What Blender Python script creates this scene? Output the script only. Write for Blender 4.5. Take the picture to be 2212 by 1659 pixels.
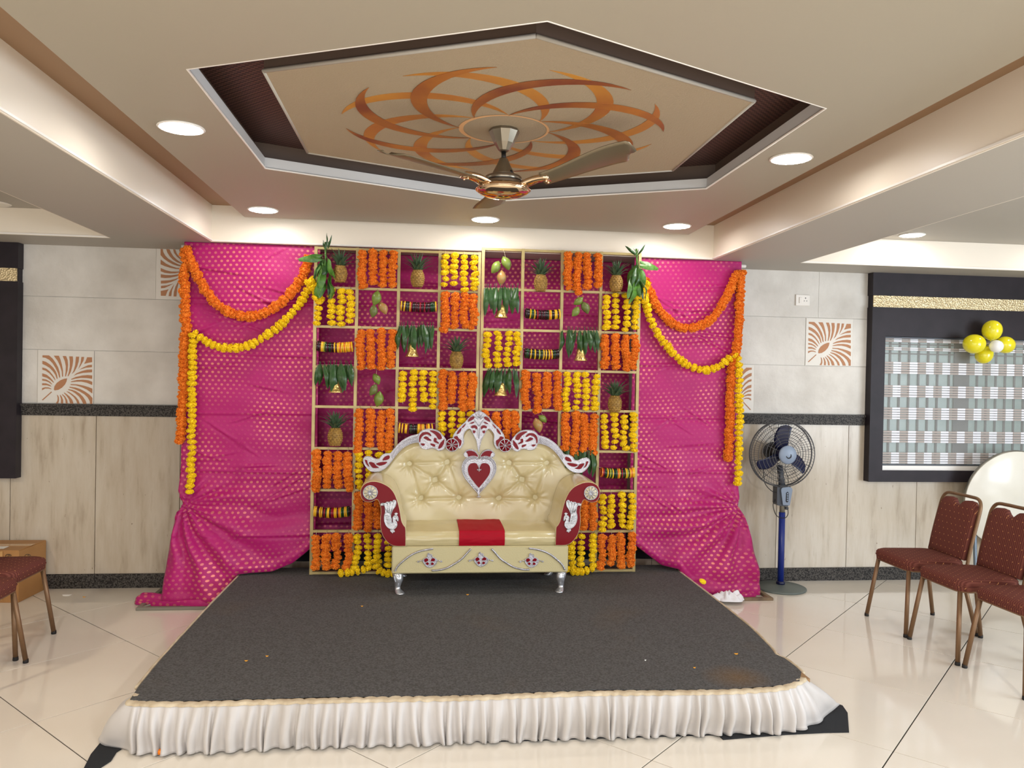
import bpy, math, random
from mathutils import Vector, Matrix, noise
R = random.Random(7)
PI = math.pi
for _o in list(bpy.data.objects): bpy.data.objects.remove(_o)
COL = bpy.context.scene.collection
SC = bpy.context.scene

# ------------------------------------------------------------------ camera
YAW, PITCH, ROLL, FPX = 0.109063, -0.0108833, 0.0186782, 1682.5
CAM = Vector((0, -6.3093, 1.70))
fw = Vector((math.sin(YAW)*math.cos(PITCH), math.cos(YAW)*math.cos(PITCH), math.sin(PITCH)))
_r0 = Vector((math.cos(YAW), -math.sin(YAW), 0)); _u0 = _r0.cross(fw)
rt = _r0*math.cos(ROLL) + _u0*math.sin(ROLL); up = rt.cross(fw)
cd = bpy.data.cameras.new('camera'); cd.sensor_width = 36; cd.lens = FPX/2212*36; cd.clip_end = 60
cam = bpy.data.objects.new('camera', cd); COL.objects.link(cam)
mw = Matrix(((rt.x, up.x, -fw.x, CAM.x), (rt.y, up.y, -fw.y, CAM.y), (rt.z, up.z, -fw.z, CAM.z), (0, 0, 0, 1)))
cam.matrix_world = mw
SC.camera = cam

def W(u, v, x=None, y=None, z=None):
    """a measured point: where the sight line meets a real plane of the room"""
    d = fw + rt*((u-1106)/FPX) - up*((v-829.5)/FPX)
    if x is not None: t = (x-CAM.x)/d.x
    elif y is not None: t = (y-CAM.y)/d.y
    else: t = (z-CAM.z)/d.z
    return CAM + d*t

# ------------------------------------------------------------------ world, light, exposure
SC.view_settings.view_transform = 'Standard'; SC.view_settings.look = 'None'
SC.view_settings.exposure = 0.0; SC.view_settings.gamma = 1; SC.view_settings.use_curve_mapping = False
SC.cycles.use_denoising = True
SC.cycles.max_bounces = 8; SC.cycles.diffuse_bounces = 5; SC.cycles.glossy_bounces = 4
SC.cycles.sample_clamp_indirect = 6
wd = bpy.data.worlds.new('world'); SC.world = wd; wd.use_nodes = True
wd.node_tree.nodes['Background'].inputs[0].default_value = (0.96, 0.96, 1.0, 1)
wd.node_tree.nodes['Background'].inputs[1].default_value = 0.50

def area(name, loc, rot, sx, sy, power, color):
    l = bpy.data.lights.new(name, 'AREA'); l.shape = 'RECTANGLE'; l.size = sx; l.size_y = sy
    l.energy = power; l.color = color
    o = bpy.data.objects.new(name, l); o.location = loc; o.rotation_euler = rot; COL.objects.link(o)
    return o
# daylight from the glazed street side on the right and behind the photographer
area('daylight_side', (6.6, -5.5, 1.5), (math.radians(90), 0, math.radians(68)), 4.0, 2.0, 260, (0.80, 0.90, 1.0))
area('daylight_back', (0.5, -9.4, 1.6), (math.radians(90), 0, 0), 7.0, 2.0, 130, (1.0, 0.98, 0.95))
# added fill lights near ceiling height, out of view
for _x in (-1.2, 1.8):
    area('fill_light', (_x, -6.9, 2.78), (0, 0, 0), 0.3, 0.3, 135, (1.0, 0.97, 0.94))
area('fill_light', (-3.9, -4.2, 2.79), (0, 0, 0), 0.3, 0.3, 60, (1.0, 0.86, 0.66))  # added warm fill for the left wall
LAMP_STRENGTH = 75.0

# ------------------------------------------------------------------ mesh building
def rotm(axis, ang, c=(0, 0, 0)):
    c = Vector(c); return Matrix.Translation(c) @ Matrix.Rotation(ang, 4, axis) @ Matrix.Translation(-c)
class MB:
    def __init__(s): s.v = []; s.f = []; s.uv = None; s.sm = []
    def add(s, vs, fs, smooth=False, M=None):
        n = len(s.v)
        for p in vs:
            p = Vector(p); s.v.append(M @ p if M else p)
        for f in fs: s.f.append([i+n for i in f]); s.sm.append(smooth)
        return s
    def box(s, x0, x1, y0, y1, z0, z1, M=None, bev=0):
        if bev:
            b = bev; vs = []; 
            for z, e in ((z0, b), (z0+b, 0), (z1-b, 0), (z1, b)):
                for (x, y) in ((x0+e+b*(e == 0), y0+e), (x1-e-b*(e == 0), y0+e), (x1-e, y0+e+b*(e == 0)), (x1-e, y1-e-b*(e == 0)), (x1-e-b*(e == 0), y1-e), (x0+e+b*(e == 0), y1-e), (x0+e, y1-e-b*(e == 0)), (x0+e, y0+e+b*(e == 0))):
                    vs.append((x, y, z))
            fs = [list(range(7, -1, -1)), list(range(24, 32))]
            for k in range(3):
                for i in range(8):
                    j = (i+1) % 8; fs.append([k*8+i, k*8+j, k*8+8+j, k*8+8+i])
            return s.add(vs, fs, False, M)
        vs = [(x, y, z) for z in (z0, z1) for (x, y) in ((x0, y0), (x1, y0), (x1, y1), (x0, y1))]
        return s.add(vs, [[3, 2, 1, 0], [4, 5, 6, 7], [0, 1, 5, 4], [1, 2, 6, 5], [2, 3, 7, 6], [3, 0, 4, 7]], False, M)
    def prism(s, poly, a, b, axis='y', M=None, smooth=False):
        """poly in the two other axes, extruded from a to b along axis"""
        n = len(poly)
        def P(p, t):
            if axis == 'y': return (p[0], t, p[1])
            if axis == 'z': return (p[0], p[1], t)
            return (t, p[0], p[1])
        vs = [P(p, a) for p in poly] + [P(p, b) for p in poly]
        fs = [list(range(n)), list(range(2*n-1, n-1, -1))]
        s.add(vs, fs, False, M)
        s.f_extra = None
        n0 = len(s.v)-2*n
        for i in range(n):
            j = (i+1) % n; s.f.append([n0+i, n0+n+i, n0+n+j, n0+j]); s.sm.append(smooth)
        return s
    def tube(s, pts, r, n=8, closed=False, M=None, cap=True, sq=None):
        pts = [Vector(p) for p in pts]; m = len(pts); rings = []; prev = None
        for i, p in enumerate(pts):
            if closed: t = pts[(i+1) % m]-pts[i-1]
            else: t = pts[min(i+1, m-1)]-pts[max(i-1, 0)]
            if t.length < 1e-9: t = Vector((0, 0, 1))
            t.normalize()
            if prev is None:
                a = Vector((0, 0, 1)) if abs(t.z) < .9 else Vector((1, 0, 0)); nrm = t.cross(a).normalized()
            else:
                nrm = prev - t*prev.dot(t)
                nrm = nrm.normalized() if nrm.length > 1e-6 else t.orthogonal().normalized()
            prev = nrm; b = t.cross(nrm)
            rr = r[i] if isinstance(r, (list, tuple)) else r
            ry = rr*(sq or 1)
            rings.append([p + nrm*(rr*math.cos(2*PI*k/n)) + b*(ry*math.sin(2*PI*k/n)) for k in range(n)])
        vs = [q for rg in rings for q in rg]; fs = []
        for i in range(m if closed else m-1):
            j = (i+1) % m
            for k in range(n):
                l = (k+1) % n; fs.append([i*n+k, i*n+l, j*n+l, j*n+k])
        if cap and not closed: fs += [list(range(n-1, -1, -1)), [(m-1)*n+k for k in range(n)]]
        return s.add(vs, fs, True, M)
    def lathe(s, prof, c=(0, 0, 0), n=24, axis='z', M=None, smooth=True):
        """prof: (radius, height) list"""
        vs = []; fs = []
        for (r, h) in prof:
            for k in range(n):
                a = 2*PI*k/n; x, y = r*math.cos(a), r*math.sin(a)
                p = (x, y, h) if axis == 'z' else ((x, h, y) if axis == 'y' else (h, x, y))
                vs.append((c[0]+p[0], c[1]+p[1], c[2]+p[2]))
        m = len(prof)
        for i in range(m-1):
            for k in range(n):
                l = (k+1) % n; q = [i*n+k, i*n+l, (i+1)*n+l, (i+1)*n+k]
                fs.append(q if axis != 'y' else q[::-1])
        s.add(vs, fs, smooth, M)
        n0 = len(s.v)-len(vs)
        for i, rev in ((0, True), (m-1, False)):
            if prof[i][0] > 1e-5:
                l = [n0+i*n+k for k in range(n)]
                if rev != (axis == 'y'): l = l[::-1]
                s.f.append(l); s.sm.append(False)
        return s
    def grid(s, fn, nu, nv, smooth=True, uvf=None, M=None, wrapu=False):
        vs = []; fs = []
        for j in range(nv+1):
            for i in range(nu+1): vs.append(fn(i/nu, j/nv))
        for j in range(nv):
            for i in range(nu):
                a = j*(nu+1)+i; fs.append([a, a+1, a+nu+2, a+nu+1])
        if uvf is not None:
            if s.uv is None: s.uv = {}
            n0 = len(s.v)
            for j in range(nv+1):
                for i in range(nu+1): s.uv[n0+j*(nu+1)+i] = uvf(i/nu, j/nv)
        return s.add(vs, fs, smooth, M)
    def ball(s, c, r, n=12, m=8, M=None):
        rx, ry, rz = r if isinstance(r, (tuple, list)) else (r, r, r)
        vs = [(c[0]+rx*math.sin(PI*j/m)*math.cos(2*PI*i/n), c[1]+ry*math.sin(PI*j/m)*math.sin(2*PI*i/n), c[2]+rz*math.cos(PI*j/m)) for j in range(m+1) for i in range(n)]
        fs = []
        for j in range(m):
            for i in range(n):
                k = (i+1) % n; fs.append([j*n+i, (j+1)*n+i, (j+1)*n+k, j*n+k])
        return s.add(vs, fs, True, M)
    def mesh(s, name, mat, off=None):
        me = bpy.data.meshes.new(name)
        vs = s.v if off is None else [p-off for p in s.v]
        me.from_pydata([tuple(p) for p in vs], [], s.f)
        me.polygons.foreach_set('use_smooth', s.sm)
        if s.uv:
            ul = me.uv_layers.new(name='UVMap')
            for l in me.loops: ul.data[l.index].uv = s.uv.get(l.vertex_index, (0, 0))
        for m_ in (mat if isinstance(mat, (list, tuple)) else [mat]): me.materials.append(m_)
        me.update(); me.validate()
        return me
def wl(o):
    v = Vector((0, 0, 0))
    while o: v = v + Vector(o.location); o = o.parent
    return v
def put(name, me, parent=None, loc=None, rot=None, sc=None):
    o = bpy.data.objects.new(name, me); COL.objects.link(o)
    if parent: o.parent = parent
    if loc is not None: o.location = loc
    if rot is not None: o.rotation_euler = rot
    if sc is not None: o.scale = sc
    return o
def part(name, mb, mat, parent, label=None):
    """geometry given in world coordinates, stored relative to its unrotated parent"""
    o = put(name, mb.mesh(name, mat, wl(parent)), parent)
    if label: o['label'] = label
    return o
def tag(o, label=None, cat=None, group=None, kind=None):
    for k, v in (('label', label), ('category', cat), ('group', group), ('kind', kind)):
        if v: o[k] = v
    return o
def thing(name, label, cat, loc=(0, 0, 0), group=None, rz=0):
    o = bpy.data.objects.new(name, None); COL.objects.link(o); o.location = loc; o.rotation_euler = (0, 0, rz)
    o.empty_display_size = .05
    return tag(o, label, cat, group)
def solo(name, mb, mat, label, cat, loc=None, group=None, kind=None):
    loc = Vector(loc) if loc is not None else Vector((0, 0, 0))
    o = put(name, mb.mesh(name, mat, loc), None, loc); return tag(o, label, cat, group, kind)
def struct(name, mb, mat):
    o = put(name, mb.mesh(name, mat)); o['kind'] = 'structure'; return o
def sline(pts, k=8, closed=False):
    """Catmull-Rom through points"""
    P = [Vector(p) for p in pts]; n = len(P); out = []
    rng = range(n) if closed else range(n-1)
    for i in rng:
        if closed: a, b, c, d = P[i-1], P[i], P[(i+1) % n], P[(i+2) % n]
        else: a, b, c, d = P[max(i-1, 0)], P[i], P[i+1], P[min(i+2, n-1)]
        for j in range(k):
            t = j/k
            out.append(0.5*((2*b)+(c-a)*t+(2*a-5*b+4*c-d)*t*t+(3*b-a-3*c+d)*t**3))
    if not closed: out.append(P[-1])
    return out

# ------------------------------------------------------------------ materials
def lin(c): return tuple((x/255/12.92 if x/255 <= .04045 else ((x/255+.055)/1.055)**2.4) for x in c)
def mat(name, col, rough=.6, metal=0, spec=None, coat=0, sheen=0, bump=None, vary=None, subs=0, trans=0, emis=None, srgb=True):
    """bump=(scale, strength, distance); vary=(colour2, scale, contrast)"""
    m = bpy.data.materials.new(name); m.use_nodes = True; nt = m.node_tree; b = nt.nodes['Principled BSDF']
    c = lin(col) if srgb else col
    b.inputs['Base Color'].default_value = (*c, 1); b.inputs['Roughness'].default_value = rough; b.inputs['Metallic'].default_value = metal
    if spec is not None: b.inputs['Specular IOR Level'].default_value = spec
    if coat: b.inputs['Coat Weight'].default_value = coat; b.inputs['Coat Roughness'].default_value = .08
    if sheen: b.inputs['Sheen Weight'].default_value = sheen
    if trans: b.inputs['Transmission Weight'].default_value = trans
    if subs: b.inputs['Subsurface Weight'].default_value = subs; b.inputs['Subsurface Radius'].default_value = (.02, .01, .005)
    if emis: b.inputs['Emission Color'].default_value = (*emis[0], 1); b.inputs['Emission Strength'].default_value = emis[1]
    m.diffuse_color = (*c, 1)
    if bump or vary:
        tc = nt.nodes.new('ShaderNodeTexCoord')
    if vary:
        n = nt.nodes.new('ShaderNodeTexNoise'); n.inputs['Scale'].default_value = vary[1]; n.inputs['Detail'].default_value = 5
        nt.links.new(tc.outputs['Object'], n.inputs['Vector'])
        rp = nt.nodes.new('ShaderNodeValToRGB'); k = vary[2] if len(vary) > 2 else .15
        rp.color_ramp.elements[0].position = .5-k; rp.color_ramp.elements[1].position = .5+k
        rp.color_ramp.elements[0].color = (*c, 1); rp.color_ramp.elements[1].color = (*lin(vary[0]), 1)
        nt.links.new(n.outputs['Fac'], rp.inputs['Fac']); nt.links.new(rp.outputs['Color'], b.inputs['Base Color'])
    if bump:
        n = nt.nodes.new('ShaderNodeTexNoise'); n.inputs['Scale'].default_value = bump[0]; n.inputs['Detail'].default_value = 4
        nt.links.new(tc.outputs['Object'], n.inputs['Vector'])
        bp = nt.nodes.new('ShaderNodeBump'); bp.inputs['Strength'].default_value = bump[1]; bp.inputs['Distance'].default_value = bump[2]
        nt.links.new(n.outputs['Fac'], bp.inputs['Height']); nt.links.new(bp.outputs['Normal'], b.inputs['Normal'])
    return m
def nodes(m): return m.node_tree, m.node_tree.nodes['Principled BSDF']
def N(nt, t, **kw):
    n = nt.nodes.new(t)
    for k, v in kw.items():
        if k.startswith('i_'): n.inputs[k[2:]].default_value = v
        else: setattr(n, k, v)
    return n
def math_(nt, op, a, b=None, clamp=False):
    n = nt.nodes.new('ShaderNodeMath'); n.operation = op; n.use_clamp = clamp
    for i, x in enumerate((a, b)):
        if x is None: continue
        if isinstance(x, (int, float)): n.inputs[i].default_value = x
        else: nt.links.new(x, n.inputs[i])
    return n.outputs[0]
def ramp(nt, fac, stops):
    r = nt.nodes.new('ShaderNodeValToRGB'); cr = r.color_ramp
    while len(cr.elements) < len(stops): cr.elements.new(.5)
    for e, (p, c) in zip(cr.elements, stops): e.position = p; e.color = (*c, 1)
    nt.links.new(fac, r.inputs['Fac']); return r.outputs['Color']

M = {}
M['ceil'] = mat('cream_ceiling_paint', (166, 158, 142), .55, bump=(60, .1, .002))
M['soffit'] = mat('soffit_paint', (174, 168, 158), .55, bump=(60, .1, .002))
M['fascia'] = mat('fascia_paint', (236, 226, 210), .4)
M['white'] = mat('white_trim', (238, 234, 228), .35)
M['slab'] = mat('tan_slab_paint', (150, 120, 90), .6)
M['panel'] = mat('textured_panel', (166, 150, 126), .7, bump=(140, .5, .004))
M['brown'] = mat('dark_brown_paint', (100, 84, 74), .5)
M['lip'] = mat('grey_lip_paint', (206, 206, 206), .5)
M['weave'] = mat('woven_maroon', (74, 48, 44), .6)
nt, b = nodes(M['weave'])
tc = N(nt, 'ShaderNodeTexCoord'); ck = N(nt, 'ShaderNodeTexChecker', i_Scale=60.0)
nt.links.new(tc.outputs['Object'], ck.inputs['Vector'])
mx = N(nt, 'ShaderNodeMix', data_type='RGBA'); nt.links.new(ck.outputs['Fac'], mx.inputs['Factor'])
mx.inputs[6].default_value = (*lin((92, 62, 56)), 1); mx.inputs[7].default_value = (*lin((52, 34, 32)), 1)
nt.links.new(mx.outputs[2], b.inputs['Base Color'])
M['arc1'] = mat('russet_mural_paint', (126, 64, 42), .45, vary=((178, 112, 48), 2.6, .14))
M['arc2'] = mat('gold_mural_paint', (198, 140, 58), .4, vary=((160, 92, 50), 2.5, .2))
M['arc3'] = mat('pale_ring_paint', (224, 176, 128), .5)
M['lamp'] = mat('lit_diffuser', (255, 250, 240), .4, emis=((1.0, .96, .92), LAMP_STRENGTH))
M['lampoff'] = mat('unlit_diffuser', (232, 228, 218), .4)

# glossy vitrified floor tiles
M['tile'] = mat('vitrified_tile', (232, 225, 213), .08, spec=.55, vary=((222, 213, 198), 1.3, .3))
M['grout'] = mat('dark_grout', (46, 38, 32), .9)
# plaster upper wall
M['plaster'] = mat('trowelled_plaster', (222, 218, 211), .75, bump=(16, .5, .014), vary=((200, 195, 187), 3.5, .2))
M['plate'] = mat('plaster_plate', (222, 218, 210), .7, bump=(30, .2, .004))
M['terra'] = mat('terracotta_inlay', (176, 124, 88), .7)
M['granite'] = mat('black_granite', (34, 32, 31), .5, spec=.2, vary=((84, 80, 76), 110, .08))
# travertine
M['trav'] = mat('travertine', (206, 190, 168), .22, spec=.5)
nt, b = nodes(M['trav'])
tc = N(nt, 'ShaderNodeTexCoord'); mp = N(nt, 'ShaderNodeMapping'); mp.inputs['Scale'].default_value = (7, 1, 1.1)
oi = N(nt, 'ShaderNodeObjectInfo'); va = N(nt, 'ShaderNodeVectorMath', operation='ADD')
cx = N(nt, 'ShaderNodeCombineXYZ'); mm = math_(nt, 'MULTIPLY', oi.outputs['Random'], 17.0)
nt.links.new(mm, cx.inputs[0]); nt.links.new(mm, cx.inputs[2])
nt.links.new(tc.outputs['Object'], va.inputs[0]); nt.links.new(cx.outputs[0], va.inputs[1])
nt.links.new(va.outputs[0], mp.inputs['Vector'])
n1 = N(nt, 'ShaderNodeTexNoise', i_Scale=1.6, i_Detail=8.0, i_Roughness=.6, i_Distortion=.0); nt.links.new(mp.outputs[0], n1.inputs['Vector'])
c1 = ramp(nt, n1.outputs['Fac'], [(.26, lin((158, 143, 122))), (.45, lin((188, 175, 156))), (.60, lin((196, 185, 168))), (.76, lin((174, 159, 138)))])
mp2 = N(nt, 'ShaderNodeMapping'); mp2.inputs['Scale'].default_value = (60, 1, 22); nt.links.new(va.outputs[0], mp2.inputs['Vector'])
n2 = N(nt, 'ShaderNodeTexNoise', i_Scale=1.0, i_Detail=3.0); nt.links.new(mp2.outputs[0], n2.inputs['Vector'])
pit = ramp(nt, n2.outputs['Fac'], [(.70, (0, 0, 0)), (.76, (1, 1, 1))])
mx = N(nt, 'ShaderNodeMix', data_type='RGBA'); nt.links.new(pit, mx.inputs['Factor']); nt.links.new(c1, mx.inputs[6]); mx.inputs[7].default_value = (*lin((112, 92, 70)), 1)
nt.links.new(mx.outputs[2], b.inputs['Base Color'])
M['darkgap'] = mat('joint_brown', (104, 80, 58), .8)
M['wenge'] = mat('dark_laminate', (46, 40, 45), .45, spec=.2, vary=((38, 33, 37), 8, .2))
M['goldstrip'] = mat('embossed_gold', (226, 206, 164), .36, metal=.6)
nt, b = nodes(M['goldstrip'])
tc = N(nt, 'ShaderNodeTexCoord'); mp = N(nt, 'ShaderNodeMapping'); mp.inputs['Rotation'].default_value = (0, .6, 0); nt.links.new(tc.outputs['Object'], mp.inputs['Vector'])
vo = N(nt, 'ShaderNodeTexVoronoi', i_Scale=75.0); nt.links.new(mp.outputs[0], vo.inputs['Vector'])
bp = N(nt, 'ShaderNodeBump', i_Strength=.9, i_Distance=.006); nt.links.new(vo.outputs['Distance'], bp.inputs['Height']); nt.links.new(bp.outputs['Normal'], b.inputs['Normal'])

# pink brocade: woven gold buttis in staggered rows, over the cloth's own UVs (metres)
def brocade(name, base, dot, sp=.0405, rad=.0105):
    m = mat(name, base, .45, spec=.3, sheen=.08); nt, b = nodes(m)
    uv = N(nt, 'ShaderNodeUVMap'); sx = N(nt, 'ShaderNodeSeparateXYZ'); nt.links.new(uv.outputs[0], sx.inputs[0])
    ry = math_(nt, 'DIVIDE', sx.outputs[1], sp*.76); row = math_(nt, 'FLOOR', ry)
    fy = math_(nt, 'SUBTRACT', math_(nt, 'SUBTRACT', ry, row), .5)
    sh = math_(nt, 'MULTIPLY', math_(nt, 'MODULO', math_(nt, 'ABSOLUTE', row), 2.0), .5)
    rx = math_(nt, 'ADD', math_(nt, 'DIVIDE', sx.outputs[0], sp*1.05), sh)
    fx = math_(nt, 'SUBTRACT', math_(nt, 'SUBTRACT', rx, math_(nt, 'FLOOR', rx)), .5)
    dx = math_(nt, 'MULTIPLY', fx, sp*1.05); dy = math_(nt, 'MULTIPLY', fy, sp*.76*1.12)
    d = math_(nt, 'SQRT', math_(nt, 'ADD', math_(nt, 'MULTIPLY', dx, dx), math_(nt, 'MULTIPLY', dy, dy)))
    msk = math_(nt, 'SUBTRACT', 1.0, math_(nt, 'DIVIDE', math_(nt, 'SUBTRACT', d, rad*.75), rad*.35, True), True)
    no = N(nt, 'ShaderNodeTexNoise', i_Scale=900.0); nt.links.new(uv.outputs[0], no.inputs['Vector'])
    lw = N(nt, 'ShaderNodeTexNoise', i_Scale=2.6, i_Detail=3.0); nt.links.new(uv.outputs[0], lw.inputs['Vector'])
    lr = ramp(nt, lw.outputs['Fac'], [(.40, (.05, .05, .05)), (.64, (.85, .85, .85))])
    mk = math_(nt, 'MULTIPLY', math_(nt, 'MULTIPLY', msk, math_(nt, 'ADD', .35, no.outputs['Fac'], True)), lr)
    mx = N(nt, 'ShaderNodeMix', data_type='RGBA'); nt.links.new(mk, mx.inputs['Factor'])
    mx.inputs[6].default_value = (*lin(base), 1); mx.inputs[7].default_value = (*lin(dot), 1)
    nt.links.new(mx.outputs[2], b.inputs['Base Color']); nt.links.new(math_(nt, 'MULTIPLY', mk, .75), b.inputs['Metallic'])
    bp = N(nt, 'ShaderNodeBump', i_Strength=.25, i_Distance=.002); nt.links.new(msk, bp.inputs['Height']); nt.links.new(bp.outputs['Normal'], b.inputs['Normal'])
    return m
M['pink'] = brocade('pink_brocade', (172, 22, 104), (232, 150, 124))
M['gridwood'] = mat('gold_painted_wood', (190, 170, 116), .38, metal=.25, bump=(30, .1, .002), vary=((168, 150, 100), 9, .2))
M['orange'] = mat('orange_marigold', (240, 148, 40), .8, vary=((236, 126, 26), 2.5, .25))
M['yellow'] = mat('yellow_marigold', (250, 226, 24), .75, vary=((246, 208, 12), 2.5, .25))
M['thread'] = mat('cotton_thread', (220, 210, 180), .8)
M['leaf'] = mat('mango_leaf_green', (34, 66, 30), .36, vary=((50, 86, 38), 14, .2))
M['leaf2'] = mat('fresh_leaf_green', (84, 128, 46), .4, vary=((56, 98, 34), 12, .2))
M['leafback'] = mat('dried_leaf', (140, 130, 60), .6)
M['pinebody'] = mat('pineapple_skin', (170, 132, 60), .6, vary=((120, 88, 40), 60, .2))
M['pineleaf'] = mat('pineapple_crown', (86, 108, 78), .5, vary=((60, 84, 60), 20, .2))
M['mango'] = mat('green_mango', (118, 134, 58), .35, vary=((108, 128, 52), 10, .2))
M['mangor'] = mat('blushed_mango', (146, 142, 72), .35, vary=((182, 110, 76), 12, .12))
M['mangod'] = mat('dark_green_mango', (88, 104, 48), .4, vary=((110, 112, 60), 18, .15))
M['bell'] = mat('beaten_gold_bell', (236, 206, 128), .28, metal=.9, bump=(45, .9, .008))
GL = {'m': (70, 8, 28), 'k': (28, 14, 20), 'g': (18, 66, 34), 'y': (240, 186, 40), 'r': (150, 16, 40), 'o': (226, 120, 40), 'l': (170, 180, 60), 'p': (190, 60, 90)}
GLN = {'m': 'maroon', 'k': 'black', 'g': 'green', 'y': 'yellow', 'r': 'red', 'o': 'orange', 'l': 'lime', 'p': 'rose'}
for k_, c_ in GL.items(): M['gl'+k_] = mat(GLN[k_]+'_glass_bangle', c_, .12, coat=.6)
# sofa
M['leather'] = mat('pearl_leatherette', (200, 186, 142), .26, spec=.6, bump=(220, .12, .0015), vary=((192, 176, 130), 5, .25), coat=.3)
M['leather2'] = mat('embossed_pearl_leatherette', (196, 184, 140), .32, spec=.6, bump=(160, .5, .003), coat=.15)
M['red'] = mat('glossy_red_rexine', (118, 2, 20), .3, spec=.2, coat=.08)
M['redmat'] = mat('red_cushion_band', (160, 8, 32), .6, spec=.15, bump=(200, .2, .001))
M['silver'] = mat('silver_foil_carving', (190, 188, 194), .30, metal=.85, bump=(140, .8, .005))
M['silverp'] = mat('painted_silver', (200, 202, 206), .3, metal=.75, bump=(70, .5, .004))
M['crystal'] = mat('crystal_button', (250, 250, 255), .12, metal=.35, coat=.8)
M['cream'] = mat('cream_disc', (214, 204, 170), .5)
# cloths
M['carpet'] = mat('charcoal_carpet', (86, 86, 86), .95, bump=(500, .5, .003), vary=((62, 60, 58), 110, .12))
nt, b = nodes(M['carpet'])
tc = N(nt, 'ShaderNodeTexCoord'); n3 = N(nt, 'ShaderNodeTexNoise', i_Scale=1.6, i_Detail=3.0); nt.links.new(tc.outputs['Object'], n3.inputs['Vector'])
old = b.inputs['Base Color'].links[0].from_socket
st = ramp(nt, n3.outputs['Fac'], [(.58, (0, 0, 0)), (.85, (1, 1, 1))])
mx = N(nt, 'ShaderNodeMix', data_type='RGBA'); nt.links.new(math_(nt, 'MULTIPLY', st, .35), mx.inputs['Factor']); nt.links.new(old, mx.inputs[6]); mx.inputs[7].default_value = (*lin((96, 78, 52)), 1)
ve = N(nt, 'ShaderNodeVectorMath', operation='DISTANCE'); nt.links.new(tc.outputs['Object'], ve.inputs[0]); ve.inputs[1].default_value = (1.262, -1.19, .005)
sm = ramp(nt, math_(nt, 'ADD', ve.outputs['Value'], math_(nt, 'MULTIPLY', n3.outputs['Fac'], .12)), [(.07, (1, 1, 1)), (.24, (0, 0, 0))])
mx2 = N(nt, 'ShaderNodeMix', data_type='RGBA'); nt.links.new(math_(nt, 'MULTIPLY', sm, .45), mx2.inputs['Factor']); nt.links.new(mx.outputs[2], mx2.inputs[6]); mx2.inputs[7].default_value = (*lin((120, 84, 20)), 1)
nt.links.new(mx2.outputs[2], b.inputs['Base Color'])
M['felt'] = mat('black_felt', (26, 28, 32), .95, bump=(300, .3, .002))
M['skirt'] = mat('white_satin', (196, 192, 190), .45, sheen=.2, vary=((178, 172, 166), 3, .25))
M['hem'] = mat('soiled_gather_tape', (206, 192, 166), .8, bump=(90, .6, .004), vary=((176, 158, 130), 14, .2))
M['wcloth'] = mat('white_cloth', (232, 232, 236), .6)
M['ply'] = mat('plywood', (150, 116, 78), .7)
# chairs
M['fabric'] = mat('dotted_maroon_fabric', (108, 50, 44), .85, bump=(300, .4, .002), spec=.15)
nt, b = nodes(M['fabric'])
tc = N(nt, 'ShaderNodeTexCoord'); sx = N(nt, 'ShaderNodeSeparateXYZ'); nt.links.new(tc.outputs['Object'], sx.inputs[0])
du = math_(nt, 'DIVIDE', sx.outputs[1], .046); dv0 = math_(nt, 'ADD', math_(nt, 'MULTIPLY', sx.outputs[0], 1.0), math_(nt, 'MULTIPLY', sx.outputs[2], 1.0)); dv = math_(nt, 'DIVIDE', dv0, .031)
rv = math_(nt, 'FLOOR', dv); fv = math_(nt, 'SUBTRACT', math_(nt, 'SUBTRACT', dv, rv), .5)
du2 = math_(nt, 'ADD', du, math_(nt, 'MULTIPLY', math_(nt, 'MODULO', math_(nt, 'ABSOLUTE', rv), 2.0), .5)); fu = math_(nt, 'SUBTRACT', math_(nt, 'SUBTRACT', du2, math_(nt, 'FLOOR', du2)), .5)
dd = math_(nt, 'SQRT', math_(nt, 'ADD', math_(nt, 'POWER', math_(nt, 'MULTIPLY', fu, .046), 2.0), math_(nt, 'POWER', math_(nt, 'MULTIPLY', fv, .031), 2.0)))
dm = math_(nt, 'LESS_THAN', dd, .0026)
wv = math_(nt, 'MULTIPLY', math_(nt, 'ADD', math_(nt, 'SINE', math_(nt, 'MULTIPLY', sx.outputs[1], 420.0)), 1.0), .5)
ma = N(nt, 'ShaderNodeMix', data_type='RGBA'); nt.links.new(wv, ma.inputs['Factor']); ma.inputs[6].default_value = (*lin((92, 48, 42)), 1); ma.inputs[7].default_value = (*lin((120, 70, 60)), 1)
mx = N(nt, 'ShaderNodeMix', data_type='RGBA'); nt.links.new(dm, mx.inputs['Factor']); nt.links.new(ma.outputs[2], mx.inputs[6]); mx.inputs[7].default_value = (*lin((206, 150, 96)), 1)
nt.links.new(mx.outputs[2], b.inputs['Base Color'])
M['bronze'] = mat('bronze_tube', (128, 98, 70), .42, metal=.45)
M['rubber'] = mat('black_rubber', (24, 22, 22), .7)
M['card'] = mat('cardboard', (176, 128, 74), .65, vary=((160, 112, 62), 4, .25), coat=.15)
M['tape'] = mat('parcel_tape', (196, 150, 92), .2, coat=.5)
M['paper'] = mat('white_paper', (236, 234, 230), .7)
M['ink'] = mat('faded_ink', (70, 58, 48), .8)
M['laminate'] = mat('white_laminate', (238, 236, 228), .18, vary=((226, 222, 208), 3, .2))
M['alu'] = mat('aluminium_edge', (150, 146, 134), .35, metal=.8)
M['steel'] = mat('grey_steel_tube', (120, 134, 148), .35, metal=.6)
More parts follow.
